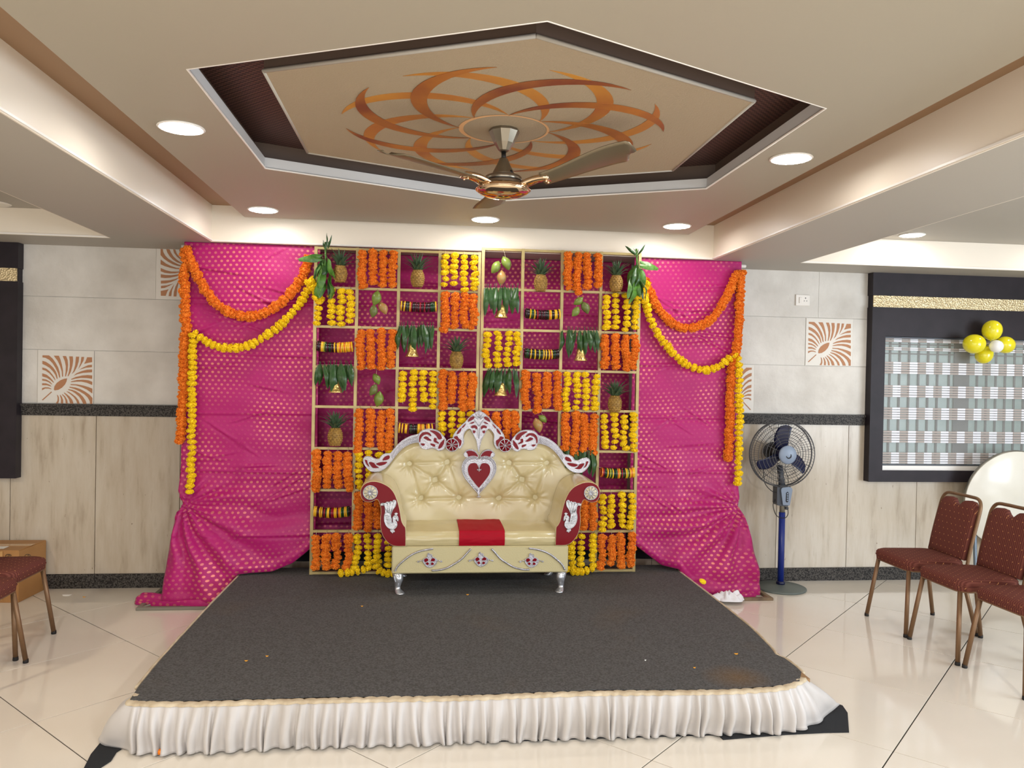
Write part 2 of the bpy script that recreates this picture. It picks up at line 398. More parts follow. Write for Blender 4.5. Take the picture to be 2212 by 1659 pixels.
# balloons, fans
M['balloon'] = mat('yellow_latex', (232, 220, 30), .12, coat=.5, subs=.2)
M['balloonw'] = mat('white_latex', (246, 246, 242), .15, coat=.5)
M['nickel'] = mat('brushed_nickel', (140, 132, 118), .3, metal=.9)
M['chrome'] = mat('rose_chrome', (222, 196, 164), .08, metal=1.0)
M['blade'] = mat('beige_metallic_blade', (122, 110, 88), .34, metal=.5)
M['black'] = mat('black_plastic', (18, 18, 20), .4)
M['wire'] = mat('grey_wire', (86, 84, 84), .35, metal=.7)
M['greyp'] = mat('blue_grey_plastic', (132, 146, 166), .4)
M['greyd'] = mat('dark_grey_plastic', (72, 76, 84), .45)
M['navy'] = mat('navy_plastic', (14, 22, 62), .35)
M['bluepipe'] = mat('blue_painted_pipe', (24, 44, 128), .35)
M['baseg'] = mat('grey_green_base', (96, 104, 100), .5)
M['paintwhite'] = mat('switch_white', (234, 228, 220), .4)
M['woodold'] = mat('weathered_frame', (138, 116, 88), .7, vary=((96, 80, 64), 12, .2))
M['metalgrey'] = mat('grey_metal_frame', (134, 130, 118), .5, metal=.4)
# ================================================================== THE ROOM
ZS, ZI, ZSL = 2.63, 2.80, 2.895
YF, XL, XR = -.44, -1.575, 2.205           # fascias of the central bay
# floor: grout bed with separate tiles laid at 45 degrees
fl = struct('floor', MB().box(-6.5, 7.5, -9.5, .3, -.12, -.004), M['grout'])
PT = .8085; HT = (PT-.0062)/2
tm = MB(); e = .0007
tm.add([(-HT, -HT, -.004), (HT, -HT, -.004), (HT, HT, -.004), (-HT, HT, -.004), (-HT, -HT, -e), (HT, -HT, -e), (HT, HT, -e), (-HT, HT, -e), (-HT+e, -HT+e, 0), (HT-e, -HT+e, 0), (HT-e, HT-e, 0), (-HT+e, HT-e, 0)],
       [[8, 9, 10, 11]] + [[a, (a+1) % 4, 4+(a+1) % 4, 4+a] for a in range(4)] + [[4+a, 4+(a+1) % 4, 8+(a+1) % 4, 8+a] for a in range(4)])
tmesh = tm.mesh('tile', M['tile'])
s2 = math.sqrt(.5)
for i in range(-12, 14):
    for j in range(-14, 12):
        # joints of one family at n=(.707,.707): offs -2.17+k*PT ; other family n=(-.707,.707): offs -.386+k*PT
        p = -2.172+(i+.5)*PT; q = -.386+(j+.5)*PT
        x = (p-q)*s2; y = (p+q)*s2
        if -4.6 < x < 6.2 and -6.6 < y < .60:
            put('tile', tmesh, fl, (x, y, 0), (0, 0, PI/4 + R.choice((0, PI/2, PI, -PI/2))))
put('tile_field', MB().box(-6.4, 7.4, -9.4, -7.1, -.0038, 0).mesh('tile_field', M['tile']), fl)
put('tile_field', MB().box(-6.4, -5.2, -7.1, 0, -.0038, 0).mesh('tile_field', M['tile']), fl)
put('tile_field', MB().box(6.75, 7.4, -7.1, 0, -.0038, 0).mesh('tile_field', M['tile']), fl)

# ceiling
ce = struct('ceiling', MB().box(-6.5, XL-.0, -9.5, YF, 2.82, 3.2).box(XR, 7.5, -9.5, YF, 2.843, 3.2), M['soffit'])
def cpart(name, mb, m): return put(name, mb.mesh(name, m), ce)
cpart('back_beam', MB().box(-6.5, 7.5, YF, 0, ZS, 3.2), M['soffit'])
cpart('side_beam', MB().box(-2.265, XL, -9.5, YF, ZS, 3.2), M['soffit'])
cpart('side_beam', MB().box(XR, 2.907, -9.5, YF, ZS, 3.2), M['soffit'])
# painted fascia boards of the central bay and the side bays, each with a bead along its foot
fz = ZSL+.07
for nm, bx in (('fascia_board', (XL, XL+.008, -6.9, YF, ZS, fz)), ('fascia_board', (XR-.008, XR, -6.9, YF, ZS, fz)), ('fascia_board', (XL+.008, XR-.008, YF-.008, YF, ZS, fz)),
               ('fascia_board', (-6.5, -2.265, YF-.006, YF, ZS, 2.819)), ('fascia_board', (2.907, 7.5, YF-.006, YF, ZS, 2.842)),
               ('fascia_board', (-2.271, -2.265, -9.5, YF-.006, ZS, 2.819)), ('fascia_board', (2.907, 2.913, -9.5, YF-.006, ZS, 2.842))):
    cpart(nm, MB().box(*bx), M['fascia'])
for bx in ((XL+.008, XL+.016, -6.9, YF-.016, ZS+.004, ZS+.014), (XR-.016, XR-.008, -6.9, YF-.016, ZS+.004, ZS+.014), (XL+.008, XR-.008, YF-.016, YF-.008, ZS+.004, ZS+.012),
           (2.913, 7.5, YF-.016, YF-.006, ZS+.002, ZS+.014), (-6.5, -2.271, YF-.014, YF-.006, ZS+.002, ZS+.012)):
    cpart('bead', MB().box(*bx), M['white'])
# hexagonal recess
HX = (.347, -2.633)
def hexa(k, z=None):
    pts = [(-1.245, -.695), (-1.245, .70), (.033, 1.275), (1.245, .70), (1.238, -.68), (.005, -1.278)]
    return [(HX[0]+a*k, HX[1]+b*k) for a, b in pts]
def ring(mb, inner, outer, z, flip=False):
    n = len(inner); vs = [(p[0], p[1], z) for p in inner]+[(p[0], p[1], z) for p in outer]
    fs = [[i, (i+1) % n, n+(i+1) % n, n+i] for i in range(n)]
    if flip: fs = [f[::-1] for f in fs]
    mb.add(vs, fs)
def wallring(mb, poly, z0, z1, poly1=None):
    n = len(poly); p1 = poly1 or poly
    mb.add([(p[0], p[1], z0) for p in poly]+[(p[0], p[1], z1) for p in p1], [[i, (i+1) % n, n+(i+1) % n, n+i] for i in range(n)])
def rectpts(x0, x1, y0, y1):   # six points matching the hexagon's order
    return [(x0, y0), (x0, y1), ((x0+x1)/2, y1), (x1, y1), (x1, y0), ((x0+x1)/2, y0)]
isl = MB(); rp_ = rectpts(-1.318, 1.965, -6.6, -.535); h1 = hexa(1.0)
ring(isl, h1, rp_, ZI); ring(isl, h1, rp_, 2.8625, True)
wallring(isl, rp_, ZI, 2.8625)
cpart('hung_panel', isl, M['ceil'])
lm = MB(); wallring(lm, hexa(.9995), ZI+.008, 2.8625); cpart('recess_lip', lm, M['lip'])
bd = MB(); bd.tube([(x, y, ZI+.004) for x, y in hexa(.997)], .006, 6, closed=True); cpart('bead', bd, M['white'])
# structural slab over the gap, with the hexagonal pit cut in it
sl = MB(); h2 = hexa(1.05); ring(sl, h2, rectpts(XL, XR, -6.9, YF), ZSL); cpart('slab', sl, M['slab'])
dk = MB(); wallring(dk, h2, 2.8625, 2.957); cpart('recess_wall', dk, M['brown'])
cpart('recess_ceiling', MB().prism(hexa(1.06), 2.955, 2.965, 'z'), M['weave'])
# hanging centre board
h3 = hexa(.80)
cb = MB(); wallring(cb, h3, 2.866, 2.956); cpart('centre_board_side', cb, M['brown'])
cpart('centre_board', MB().prism(h3, 2.86, 2.866, 'z'), M['panel'])
for k in range(6):
    a, b_ = Vector((*h3[k], 2.863)), Vector((*h3[(k+1) % 6], 2.863))
    cpart('bead', MB().tube([a, b_], .0085, 6), M['soffit'])
# painted crescents
def crescent(a0, mir, s0=.205, s1=.275, z=2.858, th=.0012):
    A = Vector((.21, 0)); B = Vector((.75*math.cos(math.radians(82.4)), .75*math.sin(math.radians(82.4))))
    m_ = (A+B)/2; d = B-A; L = d.length; nrm = Vector((d.y, -d.x))/L
    def arc(s):
        Rr = ((L/2)**2+s*s)/(2*s); c = m_-nrm*(Rr-s); ha = math.asin((L/2)/Rr) if s < Rr else PI-math.asin((L/2)/Rr)
        o = []
        for i in range(21):
            t = -ha+2*ha*i/20; o.append(c+nrm*(Rr*math.cos(t))+d/L*(Rr*math.sin(t)))
        return o
    pts = arc(s1)+arc(s0)[::-1][1:-1]
    out = []
    for p in pts:
        x, y = p.x, p.y*(-1 if mir else 1); c, s = math.cos(a0), math.sin(a0)
        out.append((HX[0]-.005+x*c-y*s, HX[1]+x*s+y*c))
    if mir: out = out[::-1]
    return out
for k in range(8):
    o = cpart('painted_crescent', MB().prism(crescent(k*PI/4, True), 2.8585, 2.8597, 'z'), M['arc2'])
for k in range(8):
    o = cpart('painted_crescent', MB().prism(crescent(k*PI/4, False), 2.8573, 2.8585, 'z'), M['arc1'])
rg = MB(); n = 48
cirO = [(HX[0]-.005+.214*math.cos(2*PI*i/n), HX[1]+.214*math.sin(2*PI*i/n)) for i in range(n)]
cirI = [(HX[0]+.197*math.cos(2*PI*i/n), HX[1]+.200*math.sin(2*PI*i/n)) for i in range(n)]
ring(rg, cirI, cirO, 2.8587); cpart('painted_ring', rg, M['arc3'])

# back wall
YW = 0
wb = struct('wall_back', MB().box(-6.5, 7.5, .012, .30, 1.329, 3.2), M['plate'])
put('panel_backing', MB().box(-6.5, 7.5, .012, .30, 0, 1.329).mesh('panel_backing', M['darkgap']), wb)
def wpart(name, mb, m): return put(name, mb.mesh(name, m), wb)
# travertine dado panels
def dado(x0, x1): wpart('stone_panel', MB().box(x0+.0025, x1-.0025, 0, .012, .11, 1.329), M['trav'])
xs = [-5.65, -5.024, -4.399, -3.768, -3.143, -2.525, -1.90, -1.27, -.64, 0, .63, 1.26, 1.89, 2.33, 2.967, 3.599, 4.231, 4.863, 5.495, 6.13, 6.76]
for a, b_ in zip(xs[:-1], xs[1:]): dado(a, b_)
# plaster panels above, in three courses, leaving places for the leaf plaques
rows = [(1.424, 1.828), (1.833, 2.235), (2.240, 2.63)]
PLQ = [(0, -2.955, -2.545), (2, -2.10, -1.69), (1, 3.19, 3.615), (0, 2.33, 2.745)]
cuts = {0: [-5.7, -4.3, -2.955, -2.545, -1.1, .4, 1.8, 2.33, 2.745, 3.74, 5.3, 7.0], 1: [-5.7, -4.6, -3.1, -1.2, .5, 1.9, 3.19, 3.615, 5.2, 7.0], 2: [-5.7, -4.4, -3.1, -2.10, -1.69, 0, 1.6, 3.30, 3.74, 5.5, 7.0]}
for r_, (z0, z1) in enumerate(rows):
    c_ = cuts[r_]
    for a, b_ in zip(c_[:-1], c_[1:]):
        if any(k[0] == r_ and abs(k[1]-a) < .01 for k in PLQ): continue
        wpart('plaster_panel', MB().box(a+.001, b_-.001, 0, .012, z0, z1), M['plaster'])
# granite dado rail and skirting
bb = struct('trim_1', MB().box(-5.7, 3.735, -.012, .012, 1.329, 1.400).box(-5.7, 3.735, -.028, .012, 1.400, 1.418), M['granite'])
bs = struct('baseboard_back', MB().box(-5.7, 7.0, -.014, .012, 0, .110), M['granite'])
struct('wall_left', MB().box(-5.9, -5.7, -9.5, .3, 0, 3.2), M['plaster'])
struct('wall_right', MB().box(7.0, 7.2, -3.5, .3, 0, 3.2), M['plaster'])

# leaf plaques: white plates with terracotta inlay fingers, traced in a 0..1 square from the lower left one
FL = [[(170, 145), (340, 145), (440, 235), (520, 350), (590, 480), (630, 610), (650, 765), (625, 765), (590, 640), (520, 490), (440, 360), (350, 270), (250, 215), (170, 205)],
      [(470, 150), (605, 150), (650, 260), (690, 400), (720, 560), (725, 735), (700, 740), (690, 590), (640, 430), (580, 300)],
      [(710, 155), (800, 155), (840, 260), (855, 400), (845, 560), (800, 730), (780, 728), (795, 600), (800, 450), (770, 300)],
      [(885, 160), (980, 160), (990, 280), (975, 420), (930, 600), (870, 722), (850, 722), (880, 610), (905, 460), (905, 300)],
      [(1070, 165), (1150, 165), (1140, 300), (1100, 440), (1030, 590), (1000, 620), (965, 655), (1010, 560), (1050, 400)],
      [(1215, 170), (1285, 170), (1270, 270), (1210, 390), (1180, 440), (1140, 510), (1160, 440), (1195, 340)],
      [(170, 300), (260, 330), (370, 400), (460, 490), (530, 600), (565, 700), (580, 800), (560, 800), (520, 690), (460, 600), (370, 500), (260, 430), (170, 390)],
      [(170, 490), (270, 520), (370, 600), (450, 700), (500, 780), (525, 850), (505, 830), (440, 740), (360, 650), (260, 580), (170, 550)],
      [(170, 655), (280, 690), (370, 760), (440, 840), (485, 910), (465, 910), (400, 850), (300, 780), (170, 740)],
      [(170, 810), (270, 825), (370, 880), (440, 960), (420, 960), (340, 900), (260, 870), (170, 860)],
      [(170, 935), (270, 935), (360, 970), (420, 1015), (400, 1020), (300, 990), (170, 990)],
      [(170, 1070), (250, 1045), (340, 1050), (400, 1075), (420, 1100), (330, 1080), (250, 1085), (170, 1130)]]
FL2 = [[((1670-y), (1670-x)) for (x, y) in f][::-1] for f in FL]
EYE = [(485, 1110), (500, 1020), (560, 920), (660, 840), (760, 795), (835, 785), (820, 870), (780, 960), (700, 1050), (600, 1115), (510, 1130)]
COR = [(1370, 175), (1500, 175), (1505, 310), (1390, 335), (1290, 365), (1330, 290)]
STEM = [(415, 1165), (430, 1185), (195, 1415), (165, 1405)]
def plaque(x0, x1, z0, z1, sqx0, sqx1, sqz0, sqz1, mode, label):
    t = thing('leaf_plaque', label, 'wall plaque', ((x0+x1)/2, 0, z0), 'leaf plaques on the back wall')
    part('plate', MB().box(x0+.002, x1-.002, -.004, .012, z0, z1), M['plate'], t)
    for poly in FL+FL2+[EYE, COR, STEM]:
        pts = []
        for (px, py) in poly:
            a = (px-160)/1350; b_ = 1-(py-140)/1300
            if mode == 'rot': a, b_ = 1-a, 1-b_
            if mode == 'mir': a = 1-a
            pts.append((sqx0+(sqx1-sqx0)*a, sqz0+(sqz1-sqz0)*b_))
        part('inlay', MB().prism(pts, -.0062, -.0035, 'y'), M['terra'], t)
z = rows
plaque(-2.955, -2.545, *rows[0], -2.922, -2.558, 1.437, 1.789, '', 'square plaster plaque with terracotta leaf low on the left wall above the granite rail')
plaque(-2.10, -1.69, *rows[2], -2.062, -1.70, 2.258, 2.612, 'rot', 'square leaf plaque high on the left wall half behind the orange garland')
plaque(3.19, 3.615, *rows[1], 3.212, 3.594, 1.854, 2.204, '', 'square white plaque with tan leaf on right wall beside the dark window surround')
plaque(2.33, 2.745, *rows[0], 2.355, 2.722, 1.440, 1.805, 'mir', 'leaf plaque mostly hidden by pink curtain above the pedestal fan')
# switched socket
t = thing('wall_socket', 'white switched wall socket on the plaster above the right leaf plaque', 'socket', (3.154, 0, 2.337))
part('face_plate', MB().box(3.091, 3.217, -.012, 0, 2.337, 2.430, bev=.003), M['paintwhite'], t)
part('rocker_switch', MB().box(3.120, 3.146, -.018, -.010, 2.358, 2.408, bev=.002), M['paintwhite'], t)
part('pin_hole', MB().lathe([(.005, -.0135), (.005, -.011)], (3.177, 0, 2.402), 10, 'y').lathe([(.0035, -.0135), (.0035, -.011)], (3.166, 0, 2.378), 10, 'y').lathe([(.0035, -.0135), (.0035, -.011)], (3.188, 0, 2.378), 10, 'y'), M['black'], t)

# ---------------------------------------------------------------- windows
def window(name, x0, x1, glass, ox0, ox1):
    w = struct(name, MB().box(x0, x1, -.080, 0, 2.438, 2.63), M['wenge'])
    q = lambda n_, mb, m: put(n_, mb.mesh(n_, m), w)
    q('frame_band', MB().box(x0+.006, x1-.006, -.062, 0, 2.338, 2.438), M['wenge'])
    q('gold_strip', MB().box(x0+.012, x1-.012, -.072, -.060, 2.339, 2.437), M['goldstrip'])
    if not glass:
        q('frame_panel', MB().box(x0, x1, -.080, 0, .855, 2.338), M['wenge']); return w
    q('frame_rail', MB().box(x0, x1, -.080, 0, 2.094, 2.338), M['wenge'])
    q('frame_rail', MB().box(x0, x1, -.080, 0, .855, .952), M['wenge'])
    q('frame_stile', MB().box(x0, ox0, -.080, 0, .952, 2.094), M['wenge'])
    q('frame_stile', MB().box(ox1, x1, -.080, 0, .952, 2.094), M['wenge'])
    # aluminium sub frame at the sill
    q('sill_channel', MB().box(ox0, ox1, -.050, -.004, .952, .990), M['white'])
    return w
w1 = window('window_1', 3.740, 6.05, True, 3.862, 5.95)
window('window_2', -5.3, -3.066, False, 0, 0)
M['paneglass'] = mat('frosted_teal_glass', (118, 142, 142), .2, emis=((.36, .50, .50), .22), vary=((150, 172, 170), 6, .25))  # faint glow in the glass stands for daylight behind it
q = lambda n_, mb, m: put(n_, mb.mesh(n_, m), w1)
GX = [3.862+.0875*i+(.02 if i > 6 else 0) for i in range(24)]
for i, (a, b_) in enumerate(zip(GX[:-1], GX[1:])):
    q('glass_pane', MB().box(a+.006, b_-.006, -.008, -.003, .99, 2.094), M['paneglass'])
for a in GX[1:-1]:
    q('glazing_bar', MB().box(a-.008, a+.008, -.018, -.003, .99, 2.094), M['greyd'])
q('glazing_bar', MB().box(4.537, 4.679, -.022, -.003, .99, 2.094), M['greyd'])
for zz in (1.06, 1.245, 1.435, 1.60, 1.80, 1.95, 2.03):
    q('glazing_bar', MB().box(3.862, 5.95, -.018, -.003, zz-.005, zz+.005), M['greyd'])
# zebra blind: opaque printed bands and sheer bands, each band its own piece
M['zebra'] = mat('printed_blind_band', (214, 204, 196), .7)
nt, b = nodes(M['zebra'])
tc = N(nt, 'ShaderNodeTexCoord'); sx = N(nt, 'ShaderNodeSeparateXYZ'); nt.links.new(tc.outputs['Object'], sx.inputs[0])
fx = math_(nt, 'FRACT', math_(nt, 'DIVIDE', math_(nt, 'SUBTRACT', sx.outputs[0], 3.862), .150)); chk = math_(nt, 'LESS_THAN', fx, .48)
mx = N(nt, 'ShaderNodeMix', data_type='RGBA'); nt.links.new(chk, mx.inputs['Factor']); mx.inputs[6].default_value = (*lin((168, 158, 153)), 1); mx.inputs[7].default_value = (*lin((222, 222, 228)), 1)
nt.links.new(mx.outputs[2], b.inputs['Base Color'])
b.inputs['Emission Strength'].default_value = .10; nt.links.new(mx.outputs[2], b.inputs['Emission Color'])  # faint glow put into the bands' own colours
M['sheer'] = mat('sheer_blind_net', (190, 190, 184), .7)
nt, b = nodes(M['sheer']); b.inputs['Alpha'].default_value = .22
bl = thing('roller_blind', 'zebra roller blind with white and beige checks in the dark framed window', 'blind', (4.9, -.035, .99))
ZB = [(2.094, 2.045, 1), (2.005, 1.975, 2), (1.880, 1.775, 1), (1.680, 1.575, 1), (1.490, 1.385, 1), (1.290, 1.185, 1), (1.105, 1.005, 1)]
for (zt, zb, k_) in ZB:
    nsl = 5 if zt-zb > .08 else 2
    for i in range(nsl):
        hgt = (zt-zb)/nsl; a = zb+i*hgt
        part('opaque_slat', MB().box(3.864, 5.948, -.042, -.034, a+.0028, a+hgt-.0028), M['zebra'], bl)
part('backing_net', MB().box(3.864, 5.948, -.033, -.0325, 1.0, 2.09), M['sheer'], bl)
part('bottom_bar', MB().box(3.864, 5.948, -.046, -.030, .990, 1.002, bev=.002), M['greyd'], bl)
part('head_rail', MB().box(3.864, 5.948, -.050, -.028, 2.078, 2.093, bev=.002), M['greyd'], bl)

# ---------------------------------------------------------------- downlights
def downlight(x, y, z, label, lit=True, r=.098, group='round recessed downlights'):
    t = thing('downlight', label, 'ceiling light', (x, y, z), group)
    part('rim', MB().lathe([(r+.004, 0), (r+.006, -.004), (r, -.008), (r-.006, -.007), (r-.008, 0)], (x, y, z), 32), M['white'], t)
    part('diffuser', MB().lathe([(r-.007, -.002), (r-.010, -.008), (r-.03, -.010), (.0, -.011)], (x, y, z), 32), M['lamp' if lit else 'lampoff'], t)
downlight(-1.13, -2.61, ZI, 'round lit downlight left of the hexagonal ceiling recess')
downlight(-1.13, -.83, ZI, 'lit round downlight in the panel corner above the left pink curtain')
downlight(.39, -.81, ZI, 'lit round downlight directly behind the ceiling fan above the lattice')
downlight(1.77, -.85, ZI, 'lit round downlight in the panel corner above the right pink curtain')
downlight(1.77, -2.62, ZI, 'round lit downlight right of the hexagonal ceiling recess')
downlight(3.70, -.66, 2.843, 'lit downlight in the right side bay above the window surround', r=.09)
downlight(5.20, -.66, 2.843, 'lit downlight further right in the side bay beyond the balloons', r=.09)
downlight(-2.97, -.58, 2.82, 'unlit round downlight at the left edge above the dark window panel', False, r=.09)
# ================================================================== PINK BACKDROP CLOTHS
def lerp(a, b, t): return a+(b-a)*t
def interp(tab, x):
    if x <= tab[0][0]: return tab[0][1:]
    for a, b_ in zip(tab[:-1], tab[1:]):
        if x <= b_[0]:
            t = (x-a[0])/(b_[0]-a[0]); return tuple(lerp(p, q_, t) for p, q_ in zip(a[1:], b_[1:]))
    return tab[-1][1:]
def sst(a, b_, x):
    t = max(0, min(1, (x-a)/(b_-a))); return t*t*(3-2*t)
HEM_L = [(-1.77, -1.86, -.50, .012), (-1.62, -1.70, -.55, .010), (-1.50, -1.56, -.565, .010), (-1.43, -1.46, -.56, .012), (-1.39, -1.42, -.55, .04), (-1.315, -1.34, -.50, .225), (-1.25, -1.25, -.485, .232), (-1.1, -1.1, -.475, .236), (-.96, -.96, -.46, .29), (-.80, -.80, -.44, .42)]
HEM_R = [(1.58, 1.58, -.44, .44), (1.70, 1.70, -.455, .35), (1.83, 1.83, -.47, .255), (1.95, 1.95, -.50, .236), (2.00, 2.01, -.51, .15), (2.06, 2.08, -.52, .08), (2.20, 2.26, -.53, .04), (2.34, 2.45, -.52, .02), (2.44, 2.63, -.45, .012)]
def cloth(x0, x1, ytop, hem, pinch, seed, pinchx=None):

    rc = random.Random(int(seed*10))
    CRS = [(2.63-.42*i+rc.uniform(-.03, .03), rc.uniform(-.02, .02), .007, -.2, 1.2) for i in range(1, 6)]+[(rc.uniform(.6, 2.5), rc.uniform(-.7, .7)*(1 if hem else .5), rc.uniform(.005, .009), a_ := rc.uniform(-.1, .6), a_+rc.uniform(.3, .6)) for _ in range(20)]
    def fn(u, v):
        xs_ = lerp(x0, x1, u)
        if hem: hx, hy, hz = interp(hem, xs_)
        else: hx, hy, hz = xs_, ytop+.0, .30
        v2 = v
        z = lerp(2.628, hz, v2)
        low = sst(.58, 1, v) if hem else 0
        x = lerp(xs_, hx, low**1.3); y = lerp(ytop, hy, low)
        n1 = noise.noise((xs_*.9+seed, 3.1, z*5.5+xs_*1.3)); n2 = noise.noise((xs_*2.2, seed+z*2.1, z*3.0))
        d = .013*n1+.008*n2
        # creases pulled out of the tied pinch point
        if pinch:
            dx, dz = xs_-pinch[0], z-pinch[1]; r_ = math.hypot(dx, dz)+1e-5; a = math.atan2(dz, dx)
            fall = math.exp(-((r_-.35)/.42)**2)
            below = sst(.25, -.12, dz)
            d += .030*math.sin(a*15+1.5*n2*2)*fall*below + .018*math.sin(a*27+seed)*math.exp(-(r_/.3)**2)*below
            # narrow waist at the tie
            w = math.exp(-((z-pinch[1])/.05)**2)*math.exp(-(abs(xs_-pinch[0])/.16)**2)
            x += (pinch[2]-x)*.30*w; d -= .010*w
        for (z0_, sl_, am_, xa, xb) in CRS:
            g = z-(z0_+sl_*(u-.5)*(x1-x0))
            if abs(g) < .05 and xa <= u <= xb: d += am_*(math.exp(-(g/.009)**2)-.6*math.exp(-((g+.018)/.012)**2))*min(1, (u-xa)*8, (xb-u)*8)
        if hem: d += .012*math.sin(z*21+xs_*4.0)*sst(.9, .2, z)*(.5+noise.noise((xs_*3, z*3, seed)))
        # roll at the hem
        if hem and v > .965: y -= .012*math.sin((v-.965)/.035*PI)
        yy = y-max(-.012, d+.004) if hem else y-d
        return (x, yy, max(z, .008) if hem else z)
    def uvf(u, v):
        xs_ = lerp(x0, x1, u); hz = interp(hem, xs_)[2] if hem else .30; z = lerp(2.628, hz, v)
        return (xs_+.02*math.sin(z*2.2+seed), z+.035*noise.noise((xs_*1.5, z*1.2, seed))+5)
    return MB().grid(fn, 76 if hem else 90, 300, True, uvf)
def solidify(o, t):
    m = o.modifiers.new('thick', 'SOLIDIFY'); m.thickness = t; m.offset = 0
c1 = solo('backdrop_curtain', cloth(-1.77, -.80, -.405, HEM_L, (-1.74, .72, -1.66), 1.7), M['pink'], 'pink brocade curtain left of the lattice with its hem trailing on the floor', 'curtain', (-1.3, -.4, 0), 'pink brocade backdrop curtains')
c2 = solo('backdrop_curtain', cloth(1.58, 2.44, -.405, HEM_R, (2.44, .70, 2.40), 5.2), M['pink'], 'pink brocade curtain right of the lattice beside the pedestal fan', 'curtain', (2.0, -.4, 0), 'pink brocade backdrop curtains')
c3 = solo('backdrop_curtain', cloth(-.85, 1.63, -.135, None, None, 9.4), M['pink'], 'pink brocade curtain hanging in shade behind the golden lattice', 'curtain', (.4, -.2, 0), 'pink brocade backdrop curtains')
for c_ in (c1, c2, c3): solidify(c_, .003)
# the end of the left cloth trailing over the tiles, and its bunched folds
def heap(path, w, h, seed, uvs=1.0):
    P = sline(path, 8); n = len(P)-1
    def fn(u, v):
        i = u*n; k = min(int(i), n-1); p = P[k].lerp(P[k+1], i-k); t = (P[min(k+1, n)]-P[max(k-1, 0)]).normalized()
        s = Vector((-t.y, t.x, 0)); ww = w(u) if callable(w) else w; hh = h(u) if callable(h) else h
        a = PI*v; f = 1+.28*math.sin(v*19+u*6+seed)+.3*noise.noise((u*6, v*5, seed))
        return p+s*(math.cos(a)*ww*(1+.12*noise.noise((u*5, v*3, seed))))+Vector((0, 0, .004+math.sin(a)**.7*hh*max(.25, f)))
    return MB().grid(fn, 60, 26, True, lambda u, v: (u*.6*uvs, v*.32*uvs))
put('trailing_end', heap([(-1.40, -.50, 0), (-1.55, -.54, 0), (-1.72, -.52, 0), (-1.90, -.47, 0), (-2.07, -.42, 0)], lambda u: .060*(1-.25*u)*(1 if u < .93 else math.sqrt(max(.02, (1-u)/.07))), lambda u: .075-.02*u if u < .93 else .055*math.sqrt(max(.03, (1-u)/.07)), 2.1).mesh('trailing_end', M['pink'], Vector((-1.3, -.4, 0))), c1)
put('trailing_end', heap([(2.10, -.47, 0), (2.25, -.49, 0), (2.42, -.48, 0), (2.60, -.45, 0)], lambda u: .055*math.sqrt(max(.04, 1-u**6)), lambda u: .065*math.sqrt(max(.04, 1-u**6)), 4.4).mesh('trailing_end', M['pink'], Vector((2.0, -.4, 0))), c2)

solo('hem_shade_strip', MB().grid(lambda u, v: (lerp(-1.32, 1.96, u), -.100+.006*math.sin(u*90), lerp(.2185, .56, v)), 120, 4), M['felt'], 'black strip added for the shade behind the pink hems at the stage back', 'cloth', (.3, -.22, .22))  # added black strip stands for the shade under the raised hems
# stand frames lying under the cloths
def stand(x0, x1, y0, y1, m, label, xp):
    t = thing('backdrop_stand', label, 'stand', ((x0+x1)/2, y0, 0), 'stands that carry the curtains')
    w = .035
    for bx in ((x0, x1, y0, y0+w), (x0, x1, y1-w, y1), (x0, x0+w, y0+w, y1-w), (x1-w, x1, y0+w, y1-w)):
        part('base_bar', MB().box(bx[0], bx[1], bx[2], bx[3], 0, .022, bev=.003), m, t)
    part('brace', MB().tube([(x0+.03, y0+.05, .010), ((x0+x1)/2, y1-.04, .010)], .008, 6), m, t)
    part('top_rail', MB().tube([(-1.80 if xp < 0 else 1.60, -.365, 2.600), (-.82 if xp < 0 else 2.495, -.365, 2.600)], .013, 8), M['paintwhite'], t)
    part('post', MB().lathe([(.014, .02), (.014, 2.60)], (xp, y1-.03, 0), 12), M['metalgrey'], t)
stand(-2.003, -1.40, -.612, -.03, M['metalgrey'], 'grey metal base frame on the floor under the left curtain end', -1.72)
stand(2.215, 2.69, -.575, -.10, M['woodold'], 'worn wooden base frame on the floor under the right curtain end', 2.40)

# ================================================================== GOLDEN LATTICE
GY = -.49; BW = .011
XSA = [-.818, -.520, -.218, .082, .376]; XSB = [.403, .702, 1.002, 1.300, 1.599]
ZSA = [.2275, .534, .836, 1.142, 1.447, 1.738, 2.032, 2.316, 2.603]; ZSB = [.2275, .527, .835, 1.135, 1.442, 1.742, 2.041, 2.343, 2.640]
def lattice(XS, ZS_, label):
    t = thing('lattice_panel', label, 'lattice', (sum(XS)/5, GY, .2175), 'golden lattice panels behind the sofa')
    for i, x in enumerate(XS):
        part('upright', MB().box(x-BW, x+BW, GY-.018, GY+.018, .2177, ZS_[-1]+BW), M['gridwood'], t)
    for j, z in enumerate(ZS_):
        for a, b_ in zip(XS[:-1], XS[1:]):
            part('crossbar', MB().box(a+BW, b_-BW, GY-.016, GY+.016, z-.009, z+.009), M['gridwood'], t)
lattice(XSA, ZSA, 'left half of the gold painted wooden lattice, four cells wide')
lattice(XSB, ZSB, 'right half of the gold painted wooden lattice, four cells wide')
CX0 = XSA[:-1]+XSB[:-1]; CX1 = XSA[1:]+XSB[1:]
def cell(r_, c_):   # rows and columns from 1, row 1 on top
    Z = ZSA if c_ <= 4 else ZSB
    return CX0[c_-1], CX1[c_-1], Z[8-r_], Z[9-r_]

